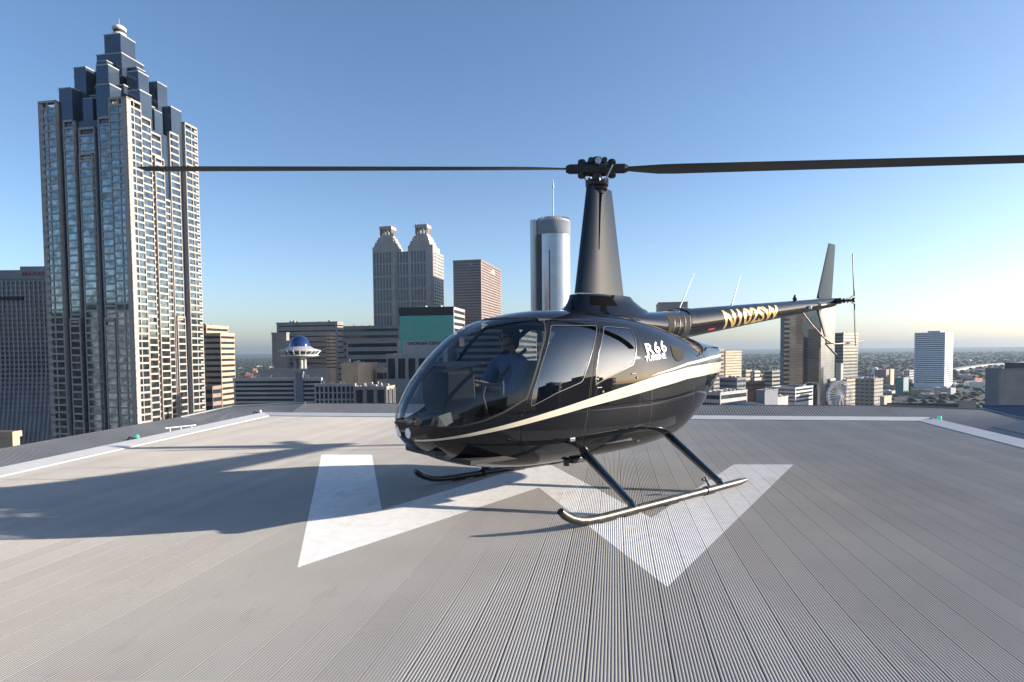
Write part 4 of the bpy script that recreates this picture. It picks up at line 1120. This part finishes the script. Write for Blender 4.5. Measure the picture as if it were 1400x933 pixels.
# ---------- broad brown grey office slab behind the domed tower
r_, w1, w2, H = building("broad grey brown office block with sunlit right edge, behind the domed tower", 379, 462, 470, 441, 620, 12, M_GREYC, M_GLS, floors=18, band=.22, units=2)
building("lower left shoulder of the broad grey brown block", 372, 392, 396, 456, 610, 12, M_GREYC, None, depth=30, units=0)
building("narrow pale banded stair tower against the broad grey brown block", 446, 452, 459, 457, 600, 14, M_PEACH, M_GLS, floors=10, band=.3, units=0, ybot=505)
building("long dark grey slab between the broad brown block and the twin crowned towers", 466, 547, 550, 446, 760, 10, M_GREYC, M_GLS, floors=14, band=.4, units=2)
building("mid grey office wing in front of the long dark slab", 474, 545, 549, 466, 700, 10, M_GRAN, M_GLS, floors=10, band=.45, units=1)
# ---------- saucer topped tower
def saucer():
    D = 450.0; X = rx(410, 480) * D
    zt = zat(410, 459, D); root = empty("saucer_tower", (X, D, GZ)); tag(root, "tower with blue glass dome on a silver saucer, before the broad grey brown block", "tower")
    z0 = zt - GZ; s = D / 850
    k = lambda y: zat(410, y, D) - GZ
    MB().lathe([(13.6 * s, k(474)), (13.2 * s, k(470)), (11 * s, k(465)), (7 * s, k(461)), (2.5 * s, k(459.3)), (.2 * s, k(459))], k=40).build("dome", M_DOME, root)
    MB().lathe([(14 * s, k(474)), (19 * s, k(477)), (26 * s, k(479)), (26 * s, k(480)), (20 * s, k(481)), (20 * s, k(485)), (25 * s, k(486)), (25 * s, k(487)), (17 * s, k(489)), (11 * s, k(490.5)), (10 * s, k(491))], k=48).build("saucer", M_SAUC, root)
    MB().lathe([(20.2 * s, k(481.2)), (20.2 * s, k(484.8))], k=48).build("window_ring", M_GLS, root)
    rb = MB()
    for q in range(20):
        a = q * math.pi / 10; rb.tube([(19 * s * math.cos(a), 19 * s * math.sin(a), k(477.5)), (27.5 * s * math.cos(a), 27.5 * s * math.sin(a), k(480)), (20 * s * math.cos(a), 20 * s * math.sin(a), k(487))], .35, 6)
    rb.build("saucer_ribs", M_WHITEB, root)
    for q in range(4):
        a = q * math.pi / 2 + .5; MB().tube([(6 * s * math.cos(a), 6 * s * math.sin(a), 0), (6 * s * math.cos(a), 6 * s * math.sin(a), k(490))], 2.4 * s, 14).build("shaft", M_GREYL, root)
    MB().tube([(0, 0, 0), (0, 0, k(490))], 4 * s, 14).build("core", M_GREYC, root)
M_DOME = mat("blue dome glass", (0.03, 0.07, 0.22), rough=0.1, metal=.5, var=.3, scale=.1); M_SAUC = mat("silver saucer cladding", (0.5, 0.5, 0.48), rough=0.4, metal=.3)
saucer()
# ---------- low blocks below the saucer
building("pale flat roofed podium under the saucer tower", 352, 446, 447, 506, 430, 6, M_GREYL, None, depth=40, units=3)
building("grey office block with five dark window bands, left foreground of the city", 318, 403, 404, 519, 330, 4, M_GREYL, M_GLS, floors=6, ybot=556, band=.5, depth=40, units=3)
building("narrow dark stair tower between the banded grey blocks", 403, 413, 414, 511, 325, 4, M_SLATE, None, depth=20, units=0)
building("grey block with short window bands right of the dark stair tower", 411, 438, 439, 519, 325, 4, M_GREYL, M_GLS, floors=6, ybot=556, band=.5, depth=30, units=1)
building("grey ribbed block with slot windows, below the cream tower", 430, 484, 485, 527, 320, 4, M_GREYL, M_GLS, floors=3, ybot=556, bays=9, band=.75, ribs=9, depth=26, units=3)
building("dark block with broad black window openings and sunlit right pier", 483, 527, 538, 531, 315, 8, M_GREYC, M_GLS, floors=1, ybot=556, bays=3, band=.85, units=3, ribs=3)
building("sunlit cream stone block above the grey ribbed block", 466, 489, 515, 499, 380, 10, M_BEIGE, None, units=2)
building("small grey masonry block left of the cream block", 470, 486, 487, 497, 390, 6, M_GREYC, M_GLS, floors=5, bays=3, depth=14, units=1, ybot=530)
building("small tan tower with white cap between the cream block and the columned building", 515, 524, 528, 505, 400, 8, M_BEIGE, M_GLS, floors=4, units=1)
# ---------- pale columned building with lettering
r_, w1, w2, H = building("pale civic building with roof lettering and tall dark window bays, beside the windshield", 528, 640, 646, 485, 420, 3, M_GREYL, None, depth=40, units=0)
g_ = MB(); bw = w1 / 8
for q in range(8): MB().box(-w1 + bw * (q + .16), -w1 + bw * (q + .84), -.15, .1, H - 16, H - 2.2).build("window", M_GLS, r_)
MB().box(-w1 * .80, -w1 * .1, .5, 22, H + .1, H + 9.5).build("upper_storey", M_GREYL, r_)
sign("GEORGIA CENTER", r_, M_BLKB, -w1 * .74, -w1 * .27, H + 6.9, H + 8.9, y=.35)
# ---------- green glass office
r_, w1, w2, H = building("office block of green glass with black roof band, behind the pale civic building", 547, 621, 636, 421, 600, 8, M_GRAN, M_GLS, floors=18, band=.5, units=3)
MB().box(-w1 - .5, -.1, -.6, 0.0, H - 7, H + 1.2).build("roof_band", M_BLKB, r_)
for q in range(22): MB().box(-w1 + w1 * q / 22 + .06, -w1 + w1 * (q + 1) / 22 - .06, -.5, -.2, 0, H - 7.1).build("window", M_GREEN, r_)
# ---------- twin crowned towers
def twin():
    D = 760.0; a = R(12); X, w1, w2 = frame_of(511, 592, 607, 400, D, a); H = zat(550, 336, D) - GZ
    root = empty("twin_crowned_tower", (X, D, GZ), -a); tag(root, "pinkish granite skyscraper with twin crowned tops, behind the green glass block", "skyscraper")
    w = MB(); w.box(-w1, 0, 0, w2, 0, H - 6); w.box(-w1 * .06, 0 + .8, -.8, w2 * .3, 0, H + 1); w.box(-w1 * 1.0 - .0, -w1 * .62, -1.5, w2 * .6, 0, H + .5); w.box(-w1 * .40, -w1 * 0.02, -1.5, w2 * .75, 0, H + .5)
    w.build("wall", M_GRAN, root)
    for (c, ) in ((-.81,), (-.21,)):
        cx = w1 * c; cy = w2 * .3; cr = MB(); hw = w1 * .17
        for (f_, z0, z1) in ((1.0, H + .5, H + 3), (.93, H + 3, H + 6.5), (.80, H + 6.5, H + 10), (.70, H + 10, H + 13), (.55, H + 13, H + 16)):
            cr.box(cx - hw * f_, cx + hw * f_, cy - hw * f_, cy + hw * f_, z0, z1)
        cr.build("stepped_crown", M_GRAN, root)
        tm = MB(); q = hw * .50
        for sx in (-1, -.33, .33, 1):
            for sy in (-1, 1): tm.box(cx + sx * q - .9, cx + sx * q + .9, cy + sy * q - .9, cy + sy * q + .9, H + 16, H + 23); tm.box(cx + sy * q - .9, cx + sy * q + .9, cy + sx * q - .9, cy + sx * q + .9, H + 16, H + 23)
        tm.box(cx - q - 1.4, cx + q + 1.4, cy - q - 1.4, cy + q + 1.4, H + 23, H + 27)
        for sx in (-1, 1):
            for sy in (-1, 1): tm.tube([(cx + sx * q, cy + sy * q, H + 27), (cx + sx * q, cy + sy * q, H + 30)], [.8, .1], 6)
        tm.build("temple_top", M_GRAN, root)
    # window strips: each vertical strip a part
    for (s0, s1, n, d) in ((.01, .06, 1, -1.5), (.06, .32, 5, -1.5), (.40, .60, 4, 0), (.64, .90, 5, -1.5), (.91, .96, 1, -.8)):
        for q in range(n):
            x0 = -w1 + w1 * (s0 + (s1 - s0) * (q + .22) / n); x1 = -w1 + w1 * (s0 + (s1 - s0) * (q + .78) / n)
            MB().box(x0, x1, d - .15, d + .1, 60, H - 6).build("window", M_GLS2, root)
        sb = MB(); z = H - 6
        while z > 60: sb.box(-w1 + w1 * s0, -w1 + w1 * s1, d - .3, d, z - 15.5, z - 13.5); z -= 15.5
        sb.build("spandrel_band", M_GRAN, root)["kind"] = "stuff"
    for q in range(7):
        y0 = w2 * (q + .2) / 7; y1 = w2 * (q + .8) / 7
        MB().box(-.1, .95 if q < 2 else .15, y0, y1, 60, H - 8).build("window", M_GLS2, root)
    sb = MB(); z = H - 10.2
    while z > 60: sb.box(-.1, .32, w2 * .31, w2, z - 1.8, z); sb.box(-.1, 1.1, 0, w2 * .29, z - 1.8, z); z -= 4
    sb.build("spandrel_band", M_GRAN, root)["kind"] = "stuff"
M_GLS2 = mat("grey blue window glass", (0.07, 0.085, 0.10), rough=0.15, var=.3, scale=.1)
twin()
# ---------- brown tower with white mark
r_, w1, w2, H = building("brown red granite tower with white triangular emblem at the top, left of the cylindrical tower", 621, 659, 686, 356, 700, 12, M_BROWN, M_GLS2, floors=30, band=.38, ybot=470, units=1)
MB().box(-w1 - 7.5, -w1 - .4, 3, w2 - 4, 0, zat(621, 438, 700) - GZ).build("side_wing", M_BROWN, r_)
em = MB(); em.add([(.4, w2 * .42, H - 8.5), (.4, w2 * .66, H - 8.5), (.4, w2 * .58, H - 3), ], [(0, 1, 2)]); em.build("emblem", M_WHITEB, r_)
em = MB(); em.add([(-w1 * .42, -.4, H - 4.2), (-w1 * .30, -.4, H - 4.2), (-w1 * .36, -.4, H - 5.6)], [(0, 1, 2)]); em.build("emblem", M_GREYL, r_)
# ---------- cylindrical tower
def cyl():
    D = 900.0; root = empty("cylindrical_hotel_tower", (rx(757, 400) * D, D, GZ)); tag(root, "cylindrical silver glass tower with dark crown and antenna, left of the rotor mast", "skyscraper")
    s = D / 850; zt = zat(757, 303, D) - GZ; rad = 23.0 * s
    MB().lathe([(rad, 0), (rad, zt - 20 * s)], k=72).build("curtain_wall", M_SILV, root)
    MB().lathe([(rad + .3, zt - 20 * s), (rad + .3, zt - 2 * s), (rad - 1, zt - 1.8 * s)], k=72).build("crown_band", M_SLATE, root)
    MB().lathe([(rad - 1, zt - 3 * s), (rad - 1, zt + .5 * s), (rad * .7, zt + .6 * s), (rad * .5, zt + 5 * s), (rad * .3, zt + 5.4 * s)], k=48).build("roof_drum", M_GREYL, root)
    tk = MB()
    for k in range(40): a = k * math.pi / 20; tk.box((rad - 2) * math.cos(a) - .7, (rad - 2) * math.cos(a) + .7, (rad - 2) * math.sin(a) - .7, (rad - 2) * math.sin(a) + .7, zt - 2 * s, zt + 3 * s)
    tk.build("crown_teeth", M_GREYL, root)
    an = MB(); an.tube([(0, 0, zt), (0, 0, zt + 44 * s)], [1.0, .7], 8); an.lathe([(1.0, zt + 44 * s), (1.6, zt + 46 * s), (.9, zt + 51 * s), (.3, zt + 56 * s)], k=10); an.build("antenna", M_WHITEB, root)
    el = MB(); x = -27.5 * s; el.lathe([(5.6 * s, 0), (5.6 * s, zt + 1)], (x + 1.5 * s, -4), 28); el.build("lift_shaft", M_SILV2, root)
    MB().box(-22 * s, -17.5 * s, -16 * s, -8 * s, 0, zt - 20 * s).build("dark_recess", M_BLKB, root)
    MB().box(-7.5 * s, -6.3 * s, -rad * .985, -rad * .9, 0, zt - 42 * s).build("service_slot", M_BLKB, root)
    fl = MB()
    for k in range(60): z = zt - 20 * s - 3.4 * (k + 1); fl.lathe([(rad + .12, z), (rad + .12, z + .35)], k=72, caps=False)
    fl.build("floor_band", M_SLATE, root)
M_SILV2 = mat("pale silver panels", (0.45, 0.47, 0.48), rough=0.35, metal=.4, var=.05)
cyl()
# ---------- seen through and over the helicopter
building("dark louvred office block seen through the windshield, behind the helicopter nose", 625, 700, 734, 452, 380, 10, M_GREYC, M_GLS, floors=14, band=.5, units=1)
building("narrow sunlit pale pier building seen through the windshield", 606, 612, 626, 473, 400, 14, M_WHITEB, None, units=0)
building("pale rooftop building seen through the windshield behind the pilot", 730, 745, 760, 470, 500, 12, M_WHITEB, M_GLS, floors=8, bays=4, units=2)
building("distant block with dark roof grille just above the tail boom", 897, 934, 940, 418, 900, 10, M_GREYC, M_GLS, floors=20, band=.5, bays=9, units=0, roof=M_BLKB)
# ---------- right of the fuselage
building("tan grey apartment slab right behind the tail of the fuselage", 962, 976, 990, 479, 780, 50, M_GREYC, M_GLS, floors=12, band=.4, ybot=545, units=2)
building("tall cream apartment slab behind the tail boom", 978, 988, 1014, 481, 980, 52, M_BEIGE2, M_GLS, floors=16, band=.3, bays=4, ybot=540, units=2) if False else None
M_BEIGE2 = wallmat("warm cream masonry", (0.50, 0.40, 0.29)); M_BEIGE3 = wallmat("light tan masonry", (0.45, 0.37, 0.29))
building("tall cream apartment slab with tiny windows behind the fuselage tail", 986, 992, 1014, 481, 800, 50, M_BEIGE2, M_GLS, floors=16, band=.28, bays=3, ybot=540, units=3)
building("small cream house block, left of a pair behind the red brick row", 1015, 1020, 1028, 507, 1050, 50, M_BEIGE3, M_GLS, floors=4, bays=3, ybot=530, units=1)
building("small cream house block with white turret, right of a pair behind the red brick row", 1029, 1032, 1039, 508, 1060, 50, M_WHITEB, M_GLS, floors=4, bays=3, ybot=530, units=1)
building("red brick warehouse row in front of the two cream house blocks", 1014, 1030, 1046, 524, 930, 48, M_BRICK, M_GLS, floors=2, bays=6, ybot=536, units=1)
building("dark hipped office block in front of the tall cream slab", 984, 1008, 1020, 518, 720, 48, M_SLATE, M_GLS, floors=4, ybot=546, units=2)
building("grey windowless hall in front of the glass tower", 1034, 1046, 1064, 535, 560, 48, M_SLATE, None, units=2)
building("grey block below the dark hipped block, near the pad edge", 960, 985, 1022, 538, 640, 46, M_GREYL, M_GLS, floors=2, ybot=560, units=4)
building("white parking deck with open grey storeys below the glass tower", 1056, 1088, 1112, 531, 850, 46, M_WHITEB, M_GLS, floors=4, band=.5, ybot=552, units=1)
building("low grey roofed hall left of the parking deck", 1042, 1060, 1078, 545, 600, 46, M_GREYL, None, units=3)
building("grey mid rise right behind the tan slab at the fuselage tail", 1046, 1056, 1068, 508, 1300, 48, M_GREYC, M_GLS, floors=4, ybot=530, units=1)
# blue curved arena roof
ar = MB(); D_ = 560; ar.lathe([(24, 0), (24, 1), (18, 5), (10, 7), (1, 7.6)], k=40)
o = ar.build("arena_roof", M_BLUER if False else mat("blue metal roof", (0.03, 0.06, 0.10), rough=.6), None); o.location = (rx(1018, 552) * D_, D_, zat(1018, 552, D_) - 6); tag(o, "low blue domed roof near the pad edge, left of the grey windowless hall", "roof dome")
# reflective glass tower
def glasstower():
    D = 900.0; a = R(45); X, w1, w2 = frame_of(1067, 1122, 1141, 480, D, a); H = zat(1100, 411, D) - GZ
    root = empty("glass_skyscraper", (X, D, GZ), -a); tag(root, "reflective bronze glass skyscraper below the tail fin, behind the ferris wheel", "skyscraper")
    MB().box(-w1, 0, 0, w2, 0, H).build("curtain_wall", M_BRZ, root)
    MB().box(-.01, .25, .3, w2 - .3, 0, H + .2).build("side_wall_lit_tone", M_SILV3, root)  # paler than the other walls; the sunlit look is put into the colour
    MB().box(-w1 - .2, -w1 + 5, -.25, .5, 0, H + .4).build("corner_pier", M_SLATE, root)
    j = MB()
    for k in range(int(H / 4)): j.box(-w1, 0, -.06, 0, k * 4, k * 4 + .3); j.box(.25, .35, .3, w2 - .3, k * 4, k * 4 + .6)
    j.build("floor_joint", M_SLATE, root)
M_SILV3 = mat("pale reflective glass", (0.36, 0.38, 0.36), rough=0.2, metal=.5, var=.15, scale=.05)
glasstower()
r_, w1, w2, H = building("stepped glass office with pale horizontal bands, right of the reflective skyscraper", 1141, 1153, 1173, 456, 960, 52, M_SILV3, M_GLS2, floors=22, band=.45, ybot=555, units=1)
building("pale narrow block in front of the stepped glass office, behind the ferris wheel", 1143, 1150, 1153, 498, 900, 52, M_GREYL, None, depth=10, units=0)
building("cream gridded block behind the ferris wheel, right part", 1146, 1158, 1173, 520, 900, 50, M_BEIGE3, M_GLS, floors=7, bays=3, ybot=556, units=1)
building("white topped block behind the left rim of the ferris wheel", 1131, 1136, 1146, 519, 920, 50, M_WHITEB, M_GLS, floors=6, bays=3, ybot=556, units=0)
building("dark grey block with sunlit peach end wall, right of the ferris wheel", 1170, 1196, 1208, 519, 850, 50, M_GREYC, M_GLS, floors=7, band=.3, bays=4, ybot=556, units=3)
building("low tan roof hut right of the peach end wall", 1204, 1210, 1220, 543, 800, 50, M_BEIGE3, None, units=1)
# ferris wheel
def wheel():
    D = 820.0; X = rx(1148, 540) * D; root = empty("ferris_wheel", (X, D, GZ), R(12)); tag(root, "white ferris wheel with cabins in front of the glass towers", "ferris wheel")
    zb = zat(1148, 561, D) - GZ; rad = 19.0; zc = zat(1148, 541, D) - GZ
    w = MB()
    for y in (-1.2, 1.2):
        for rr in (rad, rad * .86): w.tube([(rr * math.cos(a), y, zc + rr * math.sin(a)) for a in [2 * math.pi * k / 48 for k in range(49)]], .38, 6, False)
    w.build("rim", M_WHEEL, root)
    s_ = MB()
    for k in range(24):
        a = k * math.pi / 12
        for y in (-1.2, 1.2): s_.tube([(0, y * 1.6, zc), (rad * math.cos(a), y, zc + rad * math.sin(a))], .2, 5)
    s_.build("spokes", M_WHEEL, root)
    for k in range(24):
        a = k * math.pi / 12; x, z = (rad + .6) * math.cos(a), zc + (rad + .6) * math.sin(a)
        MB().ball((x, 0, z - .9), 1.1, 8, (1, 1, .9)).build("cabin", M_WHEEL, root)
    for sx in (-1, 1):
        for y in (-3.4, 3.4): MB().tube([(0, y * .6, zc), (sx * 10, y * 1.4, 0)], .55, 8).build("support_leg", M_WHEEL, root)
    MB().tube([(0, -2.6, zc), (0, 2.6, zc)], 1.3, 14).build("hub", M_WHEEL, root)
M_WHEEL = mat("white painted steel", (0.75, 0.75, 0.75), rough=.4)
wheel()
# blue white slab
r_, w1, w2, H = building("pale blue grey office slab with white end wall standing alone on the right", 1250, 1292, 1303, 455, 1500, 45, M_WHITEB3 if False else wallmat("pale blue panels", (0.62, 0.64, 0.67)), M_GLS2, floors=24, band=.36, ybot=525, units=0)
MB().box(-w1 * .62, -w1 * .22, w2 * .2, w2 * .8, H, H + 5).build("penthouse", M_GREYL, r_)
building("low teal shed left of the pale blue slab", 1225, 1236, 1243, 517, 1300, 45, mat("teal metal", (0.10, 0.20, 0.20)), None, units=0)
building("grey apartment block left behind the pale blue slab", 1236, 1244, 1252, 507, 1700, 45, M_GREYL, M_GLS, floors=5, bays=3, ybot=525, units=1)
building("tan sunlit warehouse block between the ferris wheel and the pale blue slab", 1196, 1212, 1222, 506, 1700, 45, M_BROWN, None, units=0)
building("small bright yellow fronted block behind the parking lots", 1216, 1218, 1223, 506, 1650, 50, M_BEIGE2, None, units=0)
building("wide dark office block at the right edge, its left wall blank", 1348, 1371, 1372, 505, 620, 40, M_SLATE, None, depth=40, units=2)
building("brown office block with golden window grid at the right edge", 1368, 1470, 1471, 505, 560, 3, M_GREYC, M_GLS, floors=9, bays=9, ybot=560, depth=60, ribs=9, units=3)
building("dark rooftop storey behind the brown gridded block at the right edge", 1374, 1475, 1476, 497, 640, 14, M_ROOFD, None, depth=40, units=1)
building("blue canopy roof beside the right corner of the safety net", 1345, 1470, 1471, 556, 420, 12, mat("deep blue fascia", (0.03, 0.09, 0.20), rough=.4), None, depth=40, units=2)
building("dark low warehouse roof in front of the parking lots", 1214, 1310, 1312, 553, 760, 14, M_ROOFD, None, depth=60, units=4)
building("pale shed roofs below the parking lots, near the right corner of the pad", 1306, 1334, 1336, 549, 760, 14, M_BEIGE3, None, depth=16, units=3)
# water towers far off
for (px, py, D_, lab) in ((1196, 504, 1900, "tiny white water tank beyond the peach end walled block"), (1325, 495, 3200, "tiny white tank on the wooded plain, right of the pale blue slab")):
    wt = MB(); wt.lathe([(2, 0), (2, 18), (8, 24), (9, 30), (5, 34), (.3, 35)], k=20); o = wt.build("water_tank", M_WHEEL); o.location = (rx(px, py) * D_, D_, max(GZ, zat(px, py, D_) - 30)); tag(o, lab, "water tank")

# ---------- ground, roads, lots, distant wood
M_PLAIN = mat("distant wooded plain", (0.018, 0.026, 0.019), rough=1.0, var=.55, scale=.004)
g = MB(); S = 60000
n = 24
g.add([(-S, -S, GZ), (S, -S, GZ), (S, S, GZ), (-S, S, GZ)], [(0, 1, 2, 3)])
tag(g.build("ground", M_PLAIN), kind="structure")
M_ASP = mat("asphalt lots", (0.05, 0.05, 0.052), rough=.9, var=.25, scale=.01)
cg = MB().add([(-900, 60, GZ + .15), (1900, 60, GZ + .15), (2500, 1950, GZ + .15), (-1500, 1600, GZ + .15)], [(0, 1, 2, 3)])
g = MB(); g.add([(-900, 60, GZ + .15), (1900, 60, GZ + .15), (2500, 1950, GZ + .15), (-1500, 1600, GZ + .15)], [(0, 1, 2, 3)])
tag(g.build("city_pavement", M_ASP), kind="structure")
M_ROADL = mat("pale highway concrete", (0.42, 0.41, 0.39), rough=.9)
hw = MB(); pts = [(1190, 2650), (1500, 2480), (1760, 2420), (2050, 2480), (2500, 2750), (3300, 3300)]
P0 = [(rx(1302, 509) * 2500, 2500), (rx(1312, 507) * 2650, 2650), (rx(1322, 505.5) * 2820, 2820), (rx(1335, 504) * 2980, 2980), (rx(1350, 502) * 3200, 3200), (rx(1400, 500) * 3500, 3500)]
vs = []
for (x, y) in P0: vs += [(x, y - 22, GZ + 9), (x, y + 22, GZ + 9), (x, y - 22, GZ), (x, y + 22, GZ)]
hw.add(vs, [(i * 4, i * 4 + 4, i * 4 + 5, i * 4 + 1) for i in range(5)] + [(i * 4 + 2, i * 4 + 6, i * 4 + 4, i * 4) for i in range(5)])
tag(hw.build("highway", M_ROADL), kind="structure")
# trees as a wood nobody could count
rnd = random.Random(11)
def blob(mb, x, y, z, r_):
    k = 6; rings = []
    for (h_, f_) in ((0, .8), (.25, 1.0), (.5, .8), (.65, .2)):
        rings.append([(x + r_ * f_ * rnd.uniform(.75, 1.2) * math.cos(2 * math.pi * j / k), y + r_ * f_ * rnd.uniform(.75, 1.2) * math.sin(2 * math.pi * j / k), z + h_ * r_ * 1.25) for j in range(k)])
    mb.loft(rings, smooth=True)
wood = MB()
for i in range(14000):
    y = 1050 * math.exp(rnd.random() ** .9 * 2.3); x = y * rnd.uniform(-.62, .95)
    px = x / y
    if y < 1900 and -.9 < px < .95 and rnd.random() < .55: continue
    blob(wood, x, y, GZ - 1, rnd.uniform(4, 8) * (1 + y / 7000))
for i in range(500):
    y = rnd.uniform(520, 1050); x = y * rnd.uniform(.36, .8); blob(wood, x, y, GZ - .5, rnd.uniform(4, 8))
M_TREE = mat("tree foliage", (0.030, 0.040, 0.028), rough=1.0, var=.4, scale=.03)
tag(wood.build("woodland", M_TREE), "dark green woods spreading over the plain behind the city", "woods", kind="stuff")
# hills on the horizon
hl = MB(); N_ = 160; top = []
for i in range(N_ + 1):
    a = R(-75 + 150 * i / N_); Rr_ = 22000; h_ = 20 + 38 * (math.sin(a * 7) * .5 + .5) * (math.sin(a * 3.1 + 1) * .5 + .5) + 8 * math.sin(a * 31) + 4 * math.sin(a * 77)
    x, y = math.sin(a), math.cos(a); top.append([(x * (Rr_ - 3500), y * (Rr_ - 3500), GZ - 2), (x * Rr_, y * Rr_, GZ + h_), (x * (Rr_ + 3500), y * (Rr_ + 3500), GZ - 2)])
hl.loft(top, close=False, caps=False); tag(hl.build("hills", M_PLAIN), kind="structure")
# small far buildings scattered over the plain
GR = "small far buildings scattered over the plain"
kinds = [M_WHITEB, M_GREYL, M_BEIGE3, M_BRICK, M_GREYC]
for i in range(150):
    if i < 105: y = rnd.uniform(1150, 2600); x = y * rnd.uniform(.30, .93)
    else: y = rnd.uniform(1300, 4500); x = y * rnd.uniform(-.5, -.2)
    px_ = 700 + 850 * x / y
    b = MB(); a1, a2, h_ = rnd.uniform(9, 26), rnd.uniform(8, 18), rnd.uniform(5, 14)
    b.box(-a1, a1, -a2, a2, 0, h_); b.box(-a1 * .3, a1 * .2, -a2 * .3, a2 * .3, h_, h_ + 2.2)
    for k in range(3): b.box(-a1 * 1.002, a1 * 1.002, -a2 * 1.004, -a2 * .99, h_ * (.2 + .26 * k), h_ * (.24 + .26 * k))
    o = b.build("low_building", rnd.choice(kinds)); o.location = (x, y, GZ + .16); o.rotation_euler = (0, 0, rnd.uniform(.3, 1.3))
    tag(o, "small low building far off among the trees of the plain", "building", GR)
# parked cars glinting in the lots
CARC = [mat("car paint white", (.7, .7, .7), rough=.2, coat=1), mat("car paint silver", (.45, .46, .48), rough=.25, metal=.6, coat=1), mat("car paint dark", (.04, .045, .05), rough=.2, coat=1), mat("car paint red", (.35, .03, .03), rough=.2, coat=1)]
cb = MB(); cb.prism([(-2.3, -.9), (2.3, -.9), (2.3, .9), (-2.3, .9)], .35, .95)
cb.loft([[(-1.7, -.8, .95), (1.3, -.8, .95), (1.3, .8, .95), (-1.7, .8, .95)], [(-1.2, -.68, 1.5), (.6, -.68, 1.5), (.6, .68, 1.5), (-1.2, .68, 1.5)]], smooth=False)
for sx in (-1.4, 1.4):
    for sy in (-.85, .85): cb.tube([(sx, sy - .1, .33), (sx, sy + .1, .33)], .33, 8)
protos = [cb.build("parked_car", c) for c in CARC]; used = set()
lots = [(1225, 1345, 1130, 1420)]
i = 0
for row in range(9):
    y = 1130 + row * 42; x = y * rx(1222, 540)
    while x < y * rx(1345, 540) and i < 260:
        if rnd.random() < .72:
            k = rnd.choice([0, 0, 1, 1, 2, 2, 3]); o = protos[k] if k not in used else protos[k].copy()
            if k in used: COL.objects.link(o)
            used.add(k); o.location = (x, y, GZ + .16); o.rotation_euler = (0, 0, 1.2 + rnd.uniform(-.03, .03))
            tag(o, ["white", "silver", "dark", "red"][k] + " car parked in the open lots below the pale blue slab", "car", "cars parked in the far lots"); i += 1
        x += rnd.uniform(4.5, 9.5)

# ---------- unseen blocks added out of view for their dark reflections in paint and glass
building("brown office block standing behind the camera, mirrored in the helicopter's side", -100, 100, 101, 400, 200, 0, M_GREYC, M_GLS, floors=8, depth=40) if False else None
for (x, y, wx, wy, top, lab, m_) in ((-430, 130, 60, 60, 34, "unseen dark wide block added left of the view, mirrored in the skyscraper windows", M_SLATE), (-560, -40, 70, 60, 60, "unseen tall dark block added left of the view, mirrored in the skyscraper windows", M_GREYC), (-620, 220, 60, 50, 46, "unseen brown block added far left of the view, mirrored in the skyscraper windows", M_BROWN),
                            (150, -22, 12, 14, 15, "unseen dark block added right of the view, mirrored in the helicopter windows", M_GREYC), (118, -44, 9, 8, 14, "unseen low slate block added right of the view, mirrored in the helicopter windows", M_SLATE), (190, -75, 20, 18, 24, "unseen wide dark block added right of the view, mirrored in the helicopter door", M_SLATE), (230, -14, 16, 10, 13, "unseen brown block added right of the view, mirrored in the helicopter flank", M_BROWN),
                            (-95, -150, 34, 26, 26, "unseen broad dark block added behind the camera, mirrored in the skyscraper windows", M_GREYC), (-20, -190, 26, 22, 38, "unseen taller dark block added behind the camera, mirrored in the helicopter door", M_SLATE),
                            (60, -150, 22, 20, 14, "unseen low brown block added behind the camera, mirrored in the helicopter flank", M_BROWN), (-190, -90, 30, 30, 44, "unseen tall grey block added behind and left of the camera, mirrored in the skyscraper", M_GREYC), (120, -220, 40, 30, 30, "unseen wide grey block added behind and right of the camera", M_SLATE)):
    rt = empty("office_building", (x, y, GZ)); tag(rt, lab, "building")
    MB().box(-wx, wx, -wy, wy, 0, top - GZ).box(-wx * .4, wx * .3, -wy * .4, wy * .3, top - GZ, top - GZ + 5).build("wall", m_, rt)
    for k in range(12): MB().box(-wx * .96, wx * .96, wy - .1, wy + .12, top - GZ - 5 - 7 * k, top - GZ - 2.5 - 7 * k).build("window", M_GLS, rt)

# ---------- haze
hz = MB().box(-16000, 16000, -3000, 24000, GZ - 1.5, 195)
m = bpy.data.materials.new("haze air"); m.use_nodes = True
nn = m.node_tree.nodes; nn.remove(nn["Principled BSDF"]); pv = nn.new("ShaderNodeVolumePrincipled")
pv.inputs["Color"].default_value = (0.36, 0.48, 0.60, 1); pv.inputs["Density"].default_value = 4.5e-5; pv.inputs["Anisotropy"].default_value = .25
m.node_tree.links.new(pv.outputs[0], nn["Material Output"].inputs["Volume"])
tag(hz.build("haze", m), kind="stuff")
